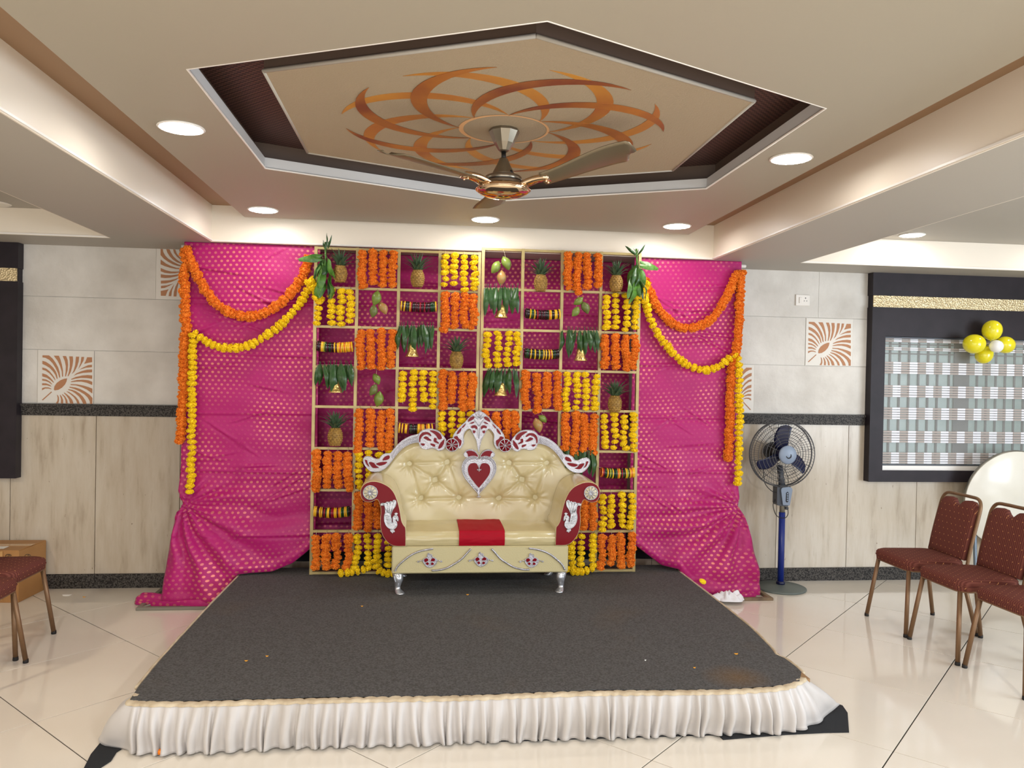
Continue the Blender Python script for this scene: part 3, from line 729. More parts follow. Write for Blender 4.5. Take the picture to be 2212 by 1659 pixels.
# ================================================================== MARIGOLDS
def flower(seed, frill):
    rr = random.Random(seed); mb = MB()
    mb.ball((0, 0, 0), (.82, .82, .58), 9, 6)
    ng = 2.39996
    npet = 84 if frill else 74
    for i in range(npet):
        zz = 1-2*(i+.5)/npet; r_ = math.sqrt(1-zz*zz); a = i*ng+rr.uniform(-.25, .25)
        d = Vector((r_*math.cos(a), r_*math.sin(a), zz*.72)); d.normalize()
        o = Vector((d.x, d.y, d.z*.74)); t = d.cross(Vector((0, 0, 1)))
        t = t.normalized() if t.length > .05 else Vector((1, 0, 0))
        b2 = d.cross(t).normalized(); tw = rr.uniform(-1, 1)*(1.2 if frill else .5)
        t2 = t*math.cos(tw)+b2*math.sin(tw); b3 = d.cross(t2)
        wd = rr.uniform(.16, .26) if frill else rr.uniform(.20, .28); L = rr.uniform(.9, 1.14) if frill else rr.uniform(.93, 1.04)
        cu = rr.uniform(-.22, .22)
        base = o*.62
        mb.add([base-t2*wd*.5, base+t2*wd*.5, o*L*.9+t2*wd+b3*cu*.4, o*L*1.06+b3*cu, o*L*.9-t2*wd+b3*cu*.4], [[0, 1, 2, 3, 4]], False)
        mb.add([o*L*.86-b3*wd*.7, o*L*.86+b3*wd*.7, o*L*1.02+t2*cu], [[0, 1, 2]], False)
    return mb
OF = [flower(10+i, True).mesh('marigold', M['orange']) for i in range(4)]
YF_ = [flower(50+i, False).mesh('marigold', M['yellow']) for i in range(4)]
def garland(path, color, label, group, fd=.066, sp=None, name='marigold_garland', thread=None, jit=.006, cat='garland', sjit=.12):
    """flowers threaded along path; each flower a part"""
    P = sline(path, 10); L = [0]
    for a, b_ in zip(P[:-1], P[1:]): L.append(L[-1]+(b_-a).length)
    sp = sp or (.0385 if color == 'yellow' else .031)
    t = thing(name, label, cat, P[0], group)
    n = max(2, int(L[-1]/sp)+1); k = 0
    s = 0
    while s <= L[-1]:
        while k < len(L)-2 and L[k+1] < s: k += 1
        f = (s-L[k])/max(1e-6, L[k+1]-L[k]); p = P[k].lerp(P[k+1], f); d = (P[k+1]-P[k]).normalized()
        q = d.to_track_quat('Z', 'Y').to_matrix().to_4x4() @ Matrix.Rotation(R.uniform(0, 6.28), 4, 'Z') @ Matrix.Rotation(R.gauss(0, .16), 4, 'X') @ Matrix.Rotation(R.gauss(0, .16), 4, 'Y')
        sc = fd/2*R.uniform(1-sjit, 1+sjit)
        o = bpy.data.objects.new('marigold', R.choice(YF_ if color == 'yellow' else OF)); COL.objects.link(o); o.parent = t
        loc = p-P[0]+Vector((R.uniform(-jit, jit), R.uniform(-jit, jit)*.5, 0))
        zs = sc*R.uniform(.80, 1.0)*(1.0 if color == 'yellow' else 1.1)
        o.matrix_local = Matrix.Translation(loc) @ q @ Matrix.Diagonal((sc, sc, zs, 1))
        s += sp*R.uniform(.86, 1.2)
    th = [P[0]+Vector((0, .0, 0))] if not thread else [Vector(thread)]
    part('thread', MB().tube(th+[p for p in P[::6]]+[P[-1]], .0012, 4), M['thread'], t)
    return t
ORD = ['first', 'second', 'third', 'fourth']; ROWN = ['one', 'two', 'three', 'four', 'five', 'six', 'seven', 'eight']
def strands(r_, c_, color, ends=None, start=0, n=4, xoff=0):
    x0, x1, z0, z1 = cell(r_, c_)
    for i in range(n):
        if ends and ends[i] is None: continue
        x = lerp(x0, x1, (i+.5)/4)+R.uniform(-.008, .008)+xoff
        zt = z1-.030+R.uniform(-.012, .008); zb = z0+R.uniform(-.020, .030)+(ends[i] if ends else 0)
        zb = max(zb, .262)
        y = GY-.052
        pts = [(x, y, zt), (x+R.uniform(-.006, .006), y-.006, lerp(zt, zb, .33)), (x+R.uniform(-.009, .009), y-.006, lerp(zt, zb, .66)), (x+R.uniform(-.016, .016), y, zb)]
        garland(pts, color, '%s %s marigold string from the left in lattice row %s, column %s' % (ORD[i], color, ROWN[r_-1], ROWN[c_-1]),
                '%s marigold strings hung in the lattice' % color, fd=.064 if color == 'orange' else .062, thread=(x, GY-.02, z1+.012), name='marigold_string')
MAP = ['POPYMPOP', 'YMBOLBMY', 'BOLPYBLO', 'LMYOLOYP', 'POBYOMOY', 'OY....LB', 'BO....OY', 'OY....YO']
# M mangoes, P pineapple, B bangles, L leaves with bell
for r_ in range(1, 9):
    for c_ in range(1, 9):
        k = MAP[r_-1][c_-1]
        if k == 'O': strands(r_, c_, 'orange', n=4)
        if k == 'Y': strands(r_, c_, 'yellow', n=4)
# loose ends of yellow strings trailing on the carpet at the lattice foot
garland([(-.44, GY-.06, .262), (-.50, GY-.075, .250), (-.56, GY-.09, .247), (-.62, GY-.10, .246)], 'yellow', 'yellow marigold end lying on the carpet at the left foot of the lattice', 'marigold ends on the carpet', fd=.06)
garland([(-.35, GY-.085, .33), (-.33, GY-.10, .27), (-.28, GY-.11, .247), (-.22, GY-.12, .246)], 'yellow', 'yellow marigold end curling on the carpet beside the left sofa leg', 'marigold ends on the carpet', fd=.06)
garland([(1.03, GY-.08, .32), (1.06, GY-.10, .262), (1.12, GY-.11, .247), (1.20, GY-.10, .246), (1.27, GY-.09, .27)], 'yellow', 'yellow marigold loop on the carpet beside the right sofa leg', 'marigold ends on the carpet', fd=.06)

# big swags and drops on the curtains
def px(L_, y): return [W(u, v, y=y) for u, v in L_]
SG = 'marigold swags on the pink curtains'; DG = 'marigold drops down the curtain edges'
garland(px([(403, 538), (420, 583), (443, 626), (466, 654), (491, 672), (524, 683), (549, 683), (575, 674), (603, 657), (628, 634), (651, 601), (667, 556)], -.455), 'orange', 'orange marigold swag across the top of the left curtain', SG, fd=.072)
garland(px([(421, 722), (461, 746), (499, 752), (537, 746), (575, 725), (613, 695), (641, 665), (664, 629), (676, 611)], -.462), 'yellow', 'yellow marigold swag across the left curtain below the orange one', SG, fd=.068)
garland(px([(400, 541), (398, 600), (400, 677), (402, 705), (398, 740), (396, 829), (392, 905), (387, 962)], -.452), 'orange', 'long orange marigold drop down the outer edge of the left curtain', DG, fd=.072)
garland(px([(417, 724), (415, 800), (415, 900), (413, 1000), (411, 1068)], -.47), 'yellow', 'long yellow marigold drop at the left curtain edge', DG, fd=.066)
garland(px([(1394, 606), (1408, 640), (1425, 671), (1444, 690), (1464, 705), (1488, 709), (1514, 703), (1538, 688), (1560, 659), (1577, 625), (1589, 596), (1596, 584)], -.455), 'orange', 'orange marigold swag across the top of the right curtain', SG, fd=.070)
garland(px([(1394, 613), (1391, 635), (1399, 669), (1411, 702), (1427, 729), (1452, 760), (1476, 782), (1497, 794), (1524, 800), (1553, 792), (1572, 777), (1584, 768)], -.475), 'yellow', 'yellow marigold swag on the right curtain below the orange one', SG, fd=.066)
garland(px([(1601, 590), (1598, 645), (1595, 717), (1590, 760), (1580, 801), (1577, 895), (1573, 995)], -.452), 'orange', 'long orange marigold drop near the outer edge of right curtain', DG, fd=.070)
garland(px([(1588, 768), (1595, 785), (1597, 895), (1596, 975), (1594, 1046)], -.472), 'yellow', 'long yellow marigold drop at the outer edge of right curtain', DG, fd=.066)
# knots of yellow flowers where the swags are tied to the lattice
garland(px([(668, 612), (674, 606), (682, 616), (690, 628), (680, 634), (690, 645), (697, 655)], -.535), 'yellow', 'knot of yellow marigolds at the upper left lattice corner below the leaves', 'marigold knots at the lattice corners', fd=.07)
garland(px([(676, 622), (684, 636), (680, 646)], -.55), 'yellow', 'small yellow marigold loop over the left lattice post below the leaf bunch', 'marigold knots at the lattice corners', fd=.066)
garland(px([(1397, 612), (1390, 625), (1386, 640), (1396, 650)], -.53), 'yellow', 'knot of yellow marigolds at the upper right lattice corner', 'marigold knots at the lattice corners', fd=.07)

# ================================================================== LEAVES, BELLS, FRUIT, BANGLES
def leafmesh(name, m, L=1.0, w=.13, curl=.12, fold=.25, n=8):
    mb = MB(); vs = []; fs = []
    for i in range(n+1):
        t = i/n; ww = w*math.sin(PI*min(1, t*.92+.06))**.75*(1-.25*t) if i < n else .004
        z = -t*L; y = -curl*math.sin(t*PI*.9)+.03*math.sin(t*9)
        for s_ in (-1, -.5, 0, .5, 1): vs.append((s_*ww, y+abs(s_)*ww*fold-.01*math.sin(t*14+s_*2), z))
    for i in range(n):
        for k in range(4):
            a = i*5+k; fs.append([a, a+1, a+6, a+5])
    mb.add(vs, fs, True)
    mb.tube([(0, .01, .16), (.01, 0, .06), (0, -.005, 0)], .012, 5)
    return mb.mesh(name, m)
LM = [leafmesh('leaf', M['leaf'], w=.085+.014*i, curl=.05+.05*i, fold=.2+.12*i) for i in range(4)]
LM2 = [leafmesh('leaf', M['leaf2'], w=.16+.02*i, curl=.08+.05*i, fold=.15+.1*i) for i in range(3)]
def setloc(o, t, loc, rot, sc):
    o.parent = t; o.location = loc; o.rotation_euler = rot; o.scale = sc
def leafrow(u0, u1, v, label, nl=12, L=.185, y=GY-.04):
    P0, P1 = W(u0, v, y=y), W(u1, v, y=y)
    t = thing('leaf_garland', label, 'leaf garland', (P0+P1)/2, 'mango leaf fringes hung on the lattice')
    for i in range(nl):
        p = P0.lerp(P1, (i+.5)/nl)-(P0+P1)/2+Vector((R.uniform(-.008, .008), -.016*(i % 3), R.uniform(-.006, .008)))
        o = bpy.data.objects.new('leaf', R.choice(LM)); COL.objects.link(o)
        s = L*R.uniform(.8, 1.15); setloc(o, t, p, (R.uniform(-.1, .1), R.uniform(-.2, .2), R.uniform(-.5, .5)), (s*1.15, s, s))
    part('thread', MB().tube([P0, P1], .0012, 4), M['thread'], t)
def bell(u, v, label, ztop):
    p = W(u, v, y=GY-.045); t = thing('bell', label, 'bell', p+Vector((0, 0, -.045)), 'golden bells hung on the lattice')
    prof = [(.0, .052), (.014, .052), (.024, .046), (.029, .030), (.031, .010), (.036, -.015), (.046, -.038), (.052, -.045), (.049, -.047), (.036, -.036), (.024, 0)]
    part('bell_body', MB().lathe(prof, p, 26), M['bell'], t)
    part('clapper', MB().ball(p+Vector((0, 0, -.040)), .010, 10, 6).tube([p+Vector((0, 0, -.03)), p+Vector((0, 0, .03))], .002, 5), M['bell'], t)
    part('loop', MB().tube([p+Vector((.009*math.cos(a), 0, .058+.009*math.sin(a))) for a in [i*2*PI/10 for i in range(10)]], .002, 5, closed=True), M['bell'], t)
    part('thread', MB().tube([p+Vector((0, 0, .066)), (p.x, GY-.02, ztop)], .0012, 4), M['thread'], t)
leafrow(1044, 1120, 622, 'green mango leaf fringe in lattice row two, column five'); bell(1083, 673, 'golden bell under the leaf fringe in lattice row two, column five', 2.34)
leafrow(858, 938, 704, 'green mango leaf fringe in lattice row three, column three'); bell(891, 757, 'golden bell under the leaf fringe in lattice row three, column three', 2.03)
leafrow(1214, 1292, 714, 'green mango leaf fringe in lattice row three, column seven'); bell(1254, 766, 'golden bell under the leaf fringe in lattice row three, column seven', 2.04)
leafrow(684, 762, 788, 'green mango leaf fringe in lattice row four, column one'); bell(725, 834, 'golden bell under the leaf fringe in lattice row four, column one', 1.738)
leafrow(1050, 1116, 800, 'green mango leaf fringe in lattice row four, column five behind yellow strings', y=GY-.026); bell(1082, 841, 'golden bell in lattice row four, column five below the yellow strings', 1.742)
leafrow(1214, 1280, 974, 'green mango leaf fringe peeping over the right wing of the sofa crest')
def bunch(u, v, label, side, seed):
    rr = random.Random(seed); p = W(u, v, y=GY-.075)
    t = thing('leaf_bunch', label, 'leaves', p, 'leaf bunches tied to the lattice corners')
    for i in range(15):
        o = bpy.data.objects.new('leaf', rr.choice(LM2 if i % 3 else LM)); COL.objects.link(o)
        s = rr.uniform(.13, .19); setloc(o, t, Vector((rr.uniform(-.035, .035), rr.uniform(-.05, .02), rr.uniform(-.02, .06)-.012*i)), (rr.uniform(-.3, .3), rr.uniform(-.45, .45), rr.uniform(-1.2, 1.2)), (s*1.2, s, s))
    for i in range(5):   # stalks and leaves pointing up and outwards
        o = bpy.data.objects.new('leaf', LM[i % 4]); COL.objects.link(o)
        s = rr.uniform(.06, .12); setloc(o, t, Vector((rr.uniform(-.02, .02), rr.uniform(-.02, .01), .08)), (rr.uniform(-.5, .5), PI+rr.uniform(-1.0, .6)*side, rr.uniform(-1, 1)), (s*.8, s, s))
    for i in range(2):
        o = bpy.data.objects.new('leaf', LM2[i]); COL.objects.link(o)
        s = .17; setloc(o, t, Vector((side*.02, -.03, .03-.03*i)), (0, side*(-1.25-.25*i), .3), (s*.9, s, s))
    part('stem', MB().tube([p+Vector((0, 0, .13)), p+Vector((.005, -.005, .02)), p+Vector((0, -.01, -.10))], .007, 7), M['leaf2'], t)
bunch(702, 562, 'bunch of fresh green leaves tied at the upper left lattice corner', -1, 3)
bunch(1374, 575, 'bunch of fresh green leaves tied at the upper right lattice corner', 1, 8)

# pineapple
def pine_meshes():
    mb = MB(); H, Rr = .125, .047; nr, nc = 9, 13
    mb.lathe([(.004, 0), (.030, .004), (.042, .022), (Rr, .055), (Rr-.001, .082), (.038, .112), (.022, .125), (.0, .127)], (0, 0, 0), 26)
    for j in range(nr):
        z = .008+(H-.014)*j/(nr-1); r_ = Rr*math.sin(PI*(.12+.76*z/H))**.55
        for i in range(nc):
            a = 2*PI*(i+.5*(j % 2))/nc; c = Vector((r_*math.cos(a), r_*math.sin(a), z)); n = Vector((math.cos(a), math.sin(a), (z-.06)*6)).normalized()
            t = Vector((-math.sin(a), math.cos(a), 0)); b2 = n.cross(t); w = .0098; h = .0085
            mb.add([c+t*w, c+b2*h, c-t*w, c-b2*h, c+n*.0062+t*.002, c+n*.0062+b2*.002, c+n*.0062-t*.002, c+n*.0062-b2*.002], [[0, 1, 5, 4], [1, 2, 6, 5], [2, 3, 7, 6], [3, 0, 4, 7], [4, 5, 6, 7]], False)
    body = mb.mesh('fruit_body', M['pinebody'])
    lv = []
    for k in range(3):
        m2 = MB(); n = 6; vs = []; fs = []
        for i in range(n+1):
            t = i/n; w = .13*(1-t)**.8+.004; y = -(.10+.28*k)*t**2
            vs += [(-w, y-w*.5, t), (0, y, t), (w, y-w*.5, t)]
        for i in range(n): a = i*3; fs += [[a, a+1, a+4, a+3], [a+1, a+2, a+5, a+4]]
        m2.add(vs, fs, True); lv.append(m2.mesh('crown_leaf', M['pineleaf']))
    return body, lv
PB, PLV = pine_meshes()
def pineapple(u, v, label, s=1.0, seed=0, tilt=0):
    """u,v: middle of the fruit"""
    rr = random.Random(seed); c = W(u, v, y=GY-.072); base = c-Vector((0, 0, .062*s))
    t = thing('pineapple', label, 'pineapple', base, 'pineapples hung in the lattice', 0)
    t.rotation_euler = (0, tilt, 0)
    put('fruit_body', PB, t, (0, 0, 0), (0, 0, rr.uniform(0, 6)), (s, s, s))
    n = 34
    for i in range(n):
        f = i/n; a = i*2.4; h = .118+.045*f; L = (.065+.055*math.sin(PI*(f*.8+.2)))*s*rr.uniform(.85, 1.15)
        o = bpy.data.objects.new('crown_leaf', PLV[0 if f > .7 else (1 if rr.random() < .6 else 2)]); COL.objects.link(o); o.parent = t
        tl = (1-f)*.75+.08
        o.matrix_local = Matrix.Translation((math.cos(a)*.010*s*(1-f*.6), math.sin(a)*.010*s*(1-f*.6), h*s)) @ Matrix.Rotation(a+PI/2, 4, 'Z') @ Matrix.Rotation(tl, 4, 'X') @ Matrix.Diagonal((L*.95, L, L, 1))
pineapple(735, 592, 'pineapple in lattice row one, column one beside the leaf bunch', .98, 1)
pineapple(902, 602, 'pineapple in lattice row one, column three', 1.0, 2)
pineapple(1168, 612, 'pineapple in lattice row one, column six', 1.0, 3)
pineapple(1331, 613, 'pineapple in lattice row one, column eight beside the leaf bunch', 1.0, 4)
pineapple(986, 778, 'pineapple in lattice row three, column four', 1.0, 5)
pineapple(1328, 873, 'pineapple in lattice row four, column eight', 1.03, 6)
pineapple(724, 944, 'pineapple in lattice row five, column one', 1.06, 7)

def mangomesh(m):
    mb = MB(); n, k = 16, 12
    vs = []; fs = []
    for j in range(k+1):
        t = j/k; r_ = math.sin(PI*t)**.8*(1-.18*t)
        for i in range(n):
            a = 2*PI*i/n; vs.append((r_*.5*math.cos(a)+.13*math.sin(PI*t*1.0)*t, r_*.46*math.sin(a), .75-1.5*t+.02*math.cos(a)))
    for j in range(k):
        for i in range(n): l = (i+1) % n; fs.append([j*n+i, (j+1)*n+i, (j+1)*n+l, j*n+l])
    mb.add(vs, fs, True); return mb.mesh('mango', m)
MM = {k: mangomesh(M[k]) for k in ('mango', 'mangor', 'mangod')}
def mangoes(r_, c_, lst, label):
    x0, x1, z0, z1 = cell(r_, c_); xc = (x0+x1)/2
    t = thing('mango_bunch', label, 'mangoes', (xc, GY-.05, z1-.02), 'mango bunches hung in the lattice')
    kpt = None
    for i, (u, v, k, s, rot) in enumerate(lst):
        p = W(u, v, y=GY-.055-.012*(i % 2))
        o = put('mango', MM[k], t, p-Vector(t.location), (0, rot, R.uniform(-.4, .4)), (s, s, s))
        kpt = p if kpt is None else kpt
    part('thread', MB().tube([(xc, GY-.02, z1), kpt+Vector((0, 0, .03))]+[W(u, v, y=GY-.05) for (u, v, *_) in lst[1:]], .0013, 4), M['thread'], t)
mangoes(1, 5, [(1093, 569, 'mango', .076, -.45), (1070, 577, 'mango', .072, .5), (1082, 600, 'mangor', .078, .05)], 'three hanging mangoes in lattice row one, column five')
mangoes(2, 2, [(812, 644, 'mango', .078, .25), (806, 672, 'mangod', .066, .1), (827, 666, 'mangor', .070, -.55)], 'three hanging mangoes in lattice row two, column two')
mangoes(2, 7, [(1249, 650, 'mango', .060, .9), (1243, 673, 'mango', .062, .6), (1264, 665, 'mangod', .070, -.5)], 'three hanging mangoes in lattice row two, column seven')
mangoes(4, 2, [(813, 819, 'mango', .062, -.5), (806, 842, 'mangod', .064, .5), (817, 862, 'mango', .080, .15)], 'three hanging mangoes in lattice row four, column two')
mangoes(5, 6, [(1172, 905, 'mango', .056, -.9), (1161, 919, 'mangor', .078, -.35)], 'two hanging mangoes in lattice row five, column six above the sofa')
# bangles threaded on a string
def torus(Rr, r_, n=28, m=6):
    return MB().tube([(0, Rr*math.cos(2*PI*i/n), Rr*math.sin(2*PI*i/n)) for i in range(n)], r_, m, closed=True)
BT = {k: torus(.034, .0052).mesh('bangle', M['gl'+k]) for k in GL}
def bangles(r_, c_, v, seq, label, x0=None, x1=None, sag=.010):
    a, b_, z0, z1 = cell(r_, c_); a = x0 or a+.02; b_ = x1 or b_-.02
    zc = W(((a+b_)/2-.4)*282+1038, v, y=GY-.045).z
    t = thing('bangle_string', label, 'bangles', ((a+b_)/2, GY-.045, zc), 'strings of glass bangles across lattice cells')
    n = len(seq)
    for i, k in enumerate(seq):
        if k == ' ': continue
        f = (i+.5)/n; x = lerp(a, b_, f)-(a+b_)/2
        o = bpy.data.objects.new('bangle', BT[k]); COL.objects.link(o)
        s = R.uniform(.96, 1.05); setloc(o, t, (x, 0, sag*((2*f-1)**2)-.034+R.uniform(-.001, .001)+.034), (0, (.08*(1-2*f))+R.uniform(-.05, .05), R.uniform(-.06, .06)), (1, s, s))
    part('thread', MB().tube([(a-.02, GY-.02, zc+.045), ((a+b_)/2, GY-.045, zc+.033), (b_+.02, GY-.02, zc+.045)], .0013, 4), M['thread'], t)
bangles(2, 3, 664, 'ymykgkyrkkmmkrmkrkkmkgggy', 'string of mostly black and maroon glass bangles in lattice row two, column three')
bangles(2, 6, 680, 'kkkyggykrmkmkmkkgoykkyyky', 'black and yellow glass bangle string in lattice row two, column six')
bangles(3, 1, 751, 'mkmyylgmkgmkymyyoyyoyyyoy', 'maroon and yellow glass bangle string in lattice row three, column one')
bangles(3, 6, 766, 'kggkykgykklkgykykyrykgkkk', 'dark green glass bangle string in lattice row three, column six')
bangles(5, 3, 927, 'y y yy kgkkkkyyoyymoyy y ', 'loose yellow and black bangle string behind the left shoulder of the sofa')
bangles(6, 8, 1023, 'orkgyklgykggoykrgkylkyoyy', 'closely packed many coloured bangle string in lattice row six, column eight')
bangles(7, 1, 1108, 'yymmyymrgyykrryymoyggyygk', 'yellow and maroon bangle string in lattice row seven, column one', sag=.014)
# ================================================================== STAGE
PZ = .2125
LE = [(520, 1240), (450, 1312), (350, 1421), (300, 1482), (280, 1512)]
left = [W(u, v, z=.2175) for u, v in LE]
right = [W(u, v, z=.2175) for u, v in [(1462, 1231), (1560, 1306), (1620, 1354), (1664, 1398), (1675, 1413), (1694, 1421), (1717, 1438), (1731, 1451), (1727, 1471)]]
front = [W(u, v, z=.2175) for u, v in [(1690, 1479), (1560, 1488), (1300, 1489), (1180, 1493), (1000, 1500), (860, 1503), (700, 1504), (500, 1510), (380, 1513)]]
foot = [(left[0].x, -.30), (right[0].x, -.30)]
poly = [(-1.335, -.30)] + [(p.x, p.y) for p in left] + [(p.x, p.y) for p in front[::-1]] + [(p.x, p.y) for p in right[::-1]] + [(1.965, -.30)]
solo('stage_platform', MB().box(-1.30, 1.93, -2.62, -.30, .0065, PZ), M['ply'], 'low wooden stage platform hidden under the charcoal carpet', 'platform', (.3, -1.4, 0))
cm = MB(); n = len(poly)
cm.prism(poly, PZ+.0005, PZ+.005, 'z')
solo('carpet', cm, M['carpet'], 'charcoal carpet with an ochre stain covering the low stage', 'carpet', (.3, -1.4, PZ))
# black felt underlay showing at the two front corners
fp = [W(u, v, z=0) for u, v in [(178, 1668), (196, 1632), (222, 1600), (250, 1600), (262, 1620)]]
fq = [W(u, v, z=0) for u, v in [(252, 1626), (240, 1645), (205, 1668)]]
uq = [W(u, v, z=0) for u, v in [(1834, 1583), (1780, 1584), (1700, 1588), (1562, 1599), (1550, 1588)]]
us = [W(u, v, z=0) for u, v in [(1745, 1478), (1800, 1520), (1820, 1526), (1831, 1542)]]
ul = MB()
ul.prism([(p.x, p.y) for p in fp[:3]]+[(p.x, p.y) for p in fp[3:]]+[(p.x, p.y) for p in fq], .001, .006, 'z')
front_edge = [W(u, v, z=0) for u, v in [(1545, 1590), (1300, 1597), (1150, 1602), (1050, 1605)]]
ul.prism([(-1.2, -2.5), (.1, -2.5), (1.9, -2.4)]+[(p.x, p.y) for p in us]+[(p.x, p.y) for p in uq]+[(p.x, p.y+.005) for p in front_edge], .001, .006, 'z')
solo('felt_underlay', ul, M['felt'], 'black felt underlay sticking out at the front corners below the white skirt', 'underlay', (.3, -2.5, 0))
# the right corner of the felt is folded up against the skirt
# white gathered skirt along the front
top = [W(u, v, z=PZ) for u, v in [(292, 1500), (276, 1517), (300, 1521), (420, 1522), (560, 1518), (720, 1514), (860, 1511), (1000, 1509), (1180, 1502), (1320, 1498), (1480, 1497), (1600, 1494), (1690, 1487), (1728, 1474), (1740, 1466)]]
bot = [W(u, v, z=.010) for u, v in [(258, 1540), (219, 1600), (292, 1627), (412, 1629), (552, 1621), (716, 1615), (860, 1612), (1000, 1606), (1180, 1600), (1320, 1596), (1470, 1590), (1610, 1586), (1700, 1583), (1762, 1563), (1812, 1524)]]
bot[0] = W(262, 1530, z=.09)
T = sline(top, 26); Bt = sline(bot, 26); nT = len(T)-1
Lc = [0]
for a, b_ in zip(T[:-1], T[1:]): Lc.append(Lc[-1]+(b_-a).length)
NP = 900
rs = random.Random(5)
ph = [0]
for i in range(NP): ph.append(ph[-1]+2*PI/NP*Lc[-1]/.056*(1+.75*noise.noise((i*.035, 0, 4))))
def skf(u, v):
    s = u*Lc[-1]; lo = 0; hi = nT
    while hi-lo > 1:
        m_ = (lo+hi)//2
        if Lc[m_] <= s: lo = m_
        else: hi = m_
    f = (s-Lc[lo])/max(1e-6, Lc[lo+1]-Lc[lo]); a = T[lo].lerp(T[lo+1], f); b_ = Bt[lo].lerp(Bt[lo+1], f)
    tg = (T[lo+1]-T[lo]); tg = Vector((tg.x, tg.y, 0)).normalized(); nr = Vector((tg.y, -tg.x, 0))
    p = a.lerp(b_, v); P_ = ph[min(NP, int(u*NP))]
    amp = (.004+.017*v**.8)*(.25+.75*sst(0, .05, min(u, 1-u)))
    big = noise.noise((s*2.3, v*.8, 2)); fo = math.sin(P_+1.8*v*big); fo = math.copysign(abs(fo)**.7, fo)
    bow = .035*math.sin(PI*min(1, v*1.1))**1.0
    p = p+nr*(amp*fo+.014*v*noise.noise((s*9, 1, v*2))+bow*.6)+tg*(.012*v*sst(0, .04, min(u, 1-u))*math.sin(P_*.5+1)+.02*v*v*noise.noise((s*4, 3, 1)))
    if v > .9: p.z += .010*max(0, noise.noise((s*7, 8, 1)))+.004*fo
    p.z = max(p.z, .008)
    return p
sk = solo('stage_skirt', MB().grid(skf, NP, 16), M['skirt'], 'white gathered satin skirt along the front of the stage', 'skirt', (.3, -2.7, 0))
solidify(sk, .0015)
# header tape
def tpf(u, v):
    p = skf(u, 0); tg = skf(min(1, u+.003), 0)-skf(max(0, u-.003), 0); tg = Vector((tg.x, tg.y, 0)).normalized(); nr = Vector((tg.y, -tg.x, 0))
    w = noise.noise((u*90, v*3, 0))*.004
    return p+nr*(.008+.010*math.sin(PI*v))-nr*.032*(1-v)+Vector((0, 0, .004+.006*math.sin(PI*v)-.012*v+w))
put('gather_tape', MB().grid(tpf, 400, 4).mesh('gather_tape', M['hem'], Vector((.3, -2.7, 0))), sk)
# ragged white tape edge along the platform's long sides
for nm, L_, lab in (('edge_tape', left, 0), ('edge_tape', right, 1)):
    pts = sline([Vector((p.x+(-.010 if lab == 0 else .012), p.y, PZ-.004)) for p in L_[:-1]], 12)
    put(nm, MB().tube([p+Vector((noise.noise((p.y*9, 0, lab))*.006, 0, 0)) for p in pts], .010, 6).mesh(nm, M['hem'], Vector((.3, -2.7, 0))), sk)

# ================================================================== SOFA
SY = -1.03; SB = -.575; CXF = .397
sofa = thing('sofa', 'cream tufted throne sofa with silver carved crest and red arm fronts on the stage', 'sofa', (CXF, -.8, PZ+.005))
def sp_(name, mb, m, label=None, parent=None): return part(name, mb, m, parent or sofa, label)
def Zs(X, Y, y): return W(760+X/3.77, 870+Y/3.77, y=y)
def Zc(X, Y, y): return W(780+X/8.379, 880+Y/8.379, y=y)
def Zh(X, Y, y): return W(985+X/12.76, 960+Y/12.76, y=y)
def Za(X, Y, y): return W(775+X/10.367, 1030+Y/10.367, y=y)
def Zb(X, Y, y): return W(840+X/10.055, 1170+Y/10.055, y=y)
CM = W(1034.5, 950, y=-.60).x      # centre line on the back
CMF = CM                            # and the same line at the front
def xz(pts): return [(p.x, p.z) for p in pts]
def mir(pts, c): return [(2*c-x, z) for x, z in pts][::-1]
# base box
bx0, bx1 = CMF-.602, CMF+.602
bz0, bz1 = .350, .535
sp_('base', MB().box(bx0, bx1, SY, -.53, bz0, bz1, bev=.008), M['leather2'])
# seat cushion: bulging slab, cream with a separate red band across the middle
def cushion(x0, x1, z0, z1, y0, y1, seed, lw):
    mb = MB()
    def fn(u, v):
        a = v*2  # wraps front face then top
        x = lerp(x0, x1, u); wr = .0035*noise.noise((x*9, v*7, seed))+.002*noise.noise((x*30, v*10, seed))
        if a < 1:
            k = a; z = lerp(z0, z1-.02, k); y = y0-.012*math.sin(PI*k)+wr
        elif a < 1.2:
            k = (a-1)/.2; an = k*PI/2; z = z1-.02+.02*math.sin(an); y = y0+.02-.02*math.cos(an)+wr
        else:
            k = (a-1.2)/.8; z = z1+.006*math.sin(PI*k)+wr; y = lerp(y0+.02, y1, k)
        return (x, y, z)
    mb.grid(fn, 40, 36)
    e = [(y0, z0), (y0-.01, (z0+z1)/2), (y0, z1-.02), (y0+.02, z1), (y1, z1), (y1, z0)]
    mb.prism(e, x0+.0005, x0+.002, 'x').prism(e, x1-.002, x1-.0005, 'x')
    return mb
cz0, cz1 = .537, .632
cu = sp_('seat_cushion', cushion(CMF-.526, CMF+.526, cz0, cz1, SY+.014, SB+.01, 1, .2), M['leather'])
rb = part('red_band', cushion(CMF-.152, CMF+.160, cz0-.0, cz1+.007, SY+.005, SB+.004, 4, .1), M['redmat'], cu, 'red band')
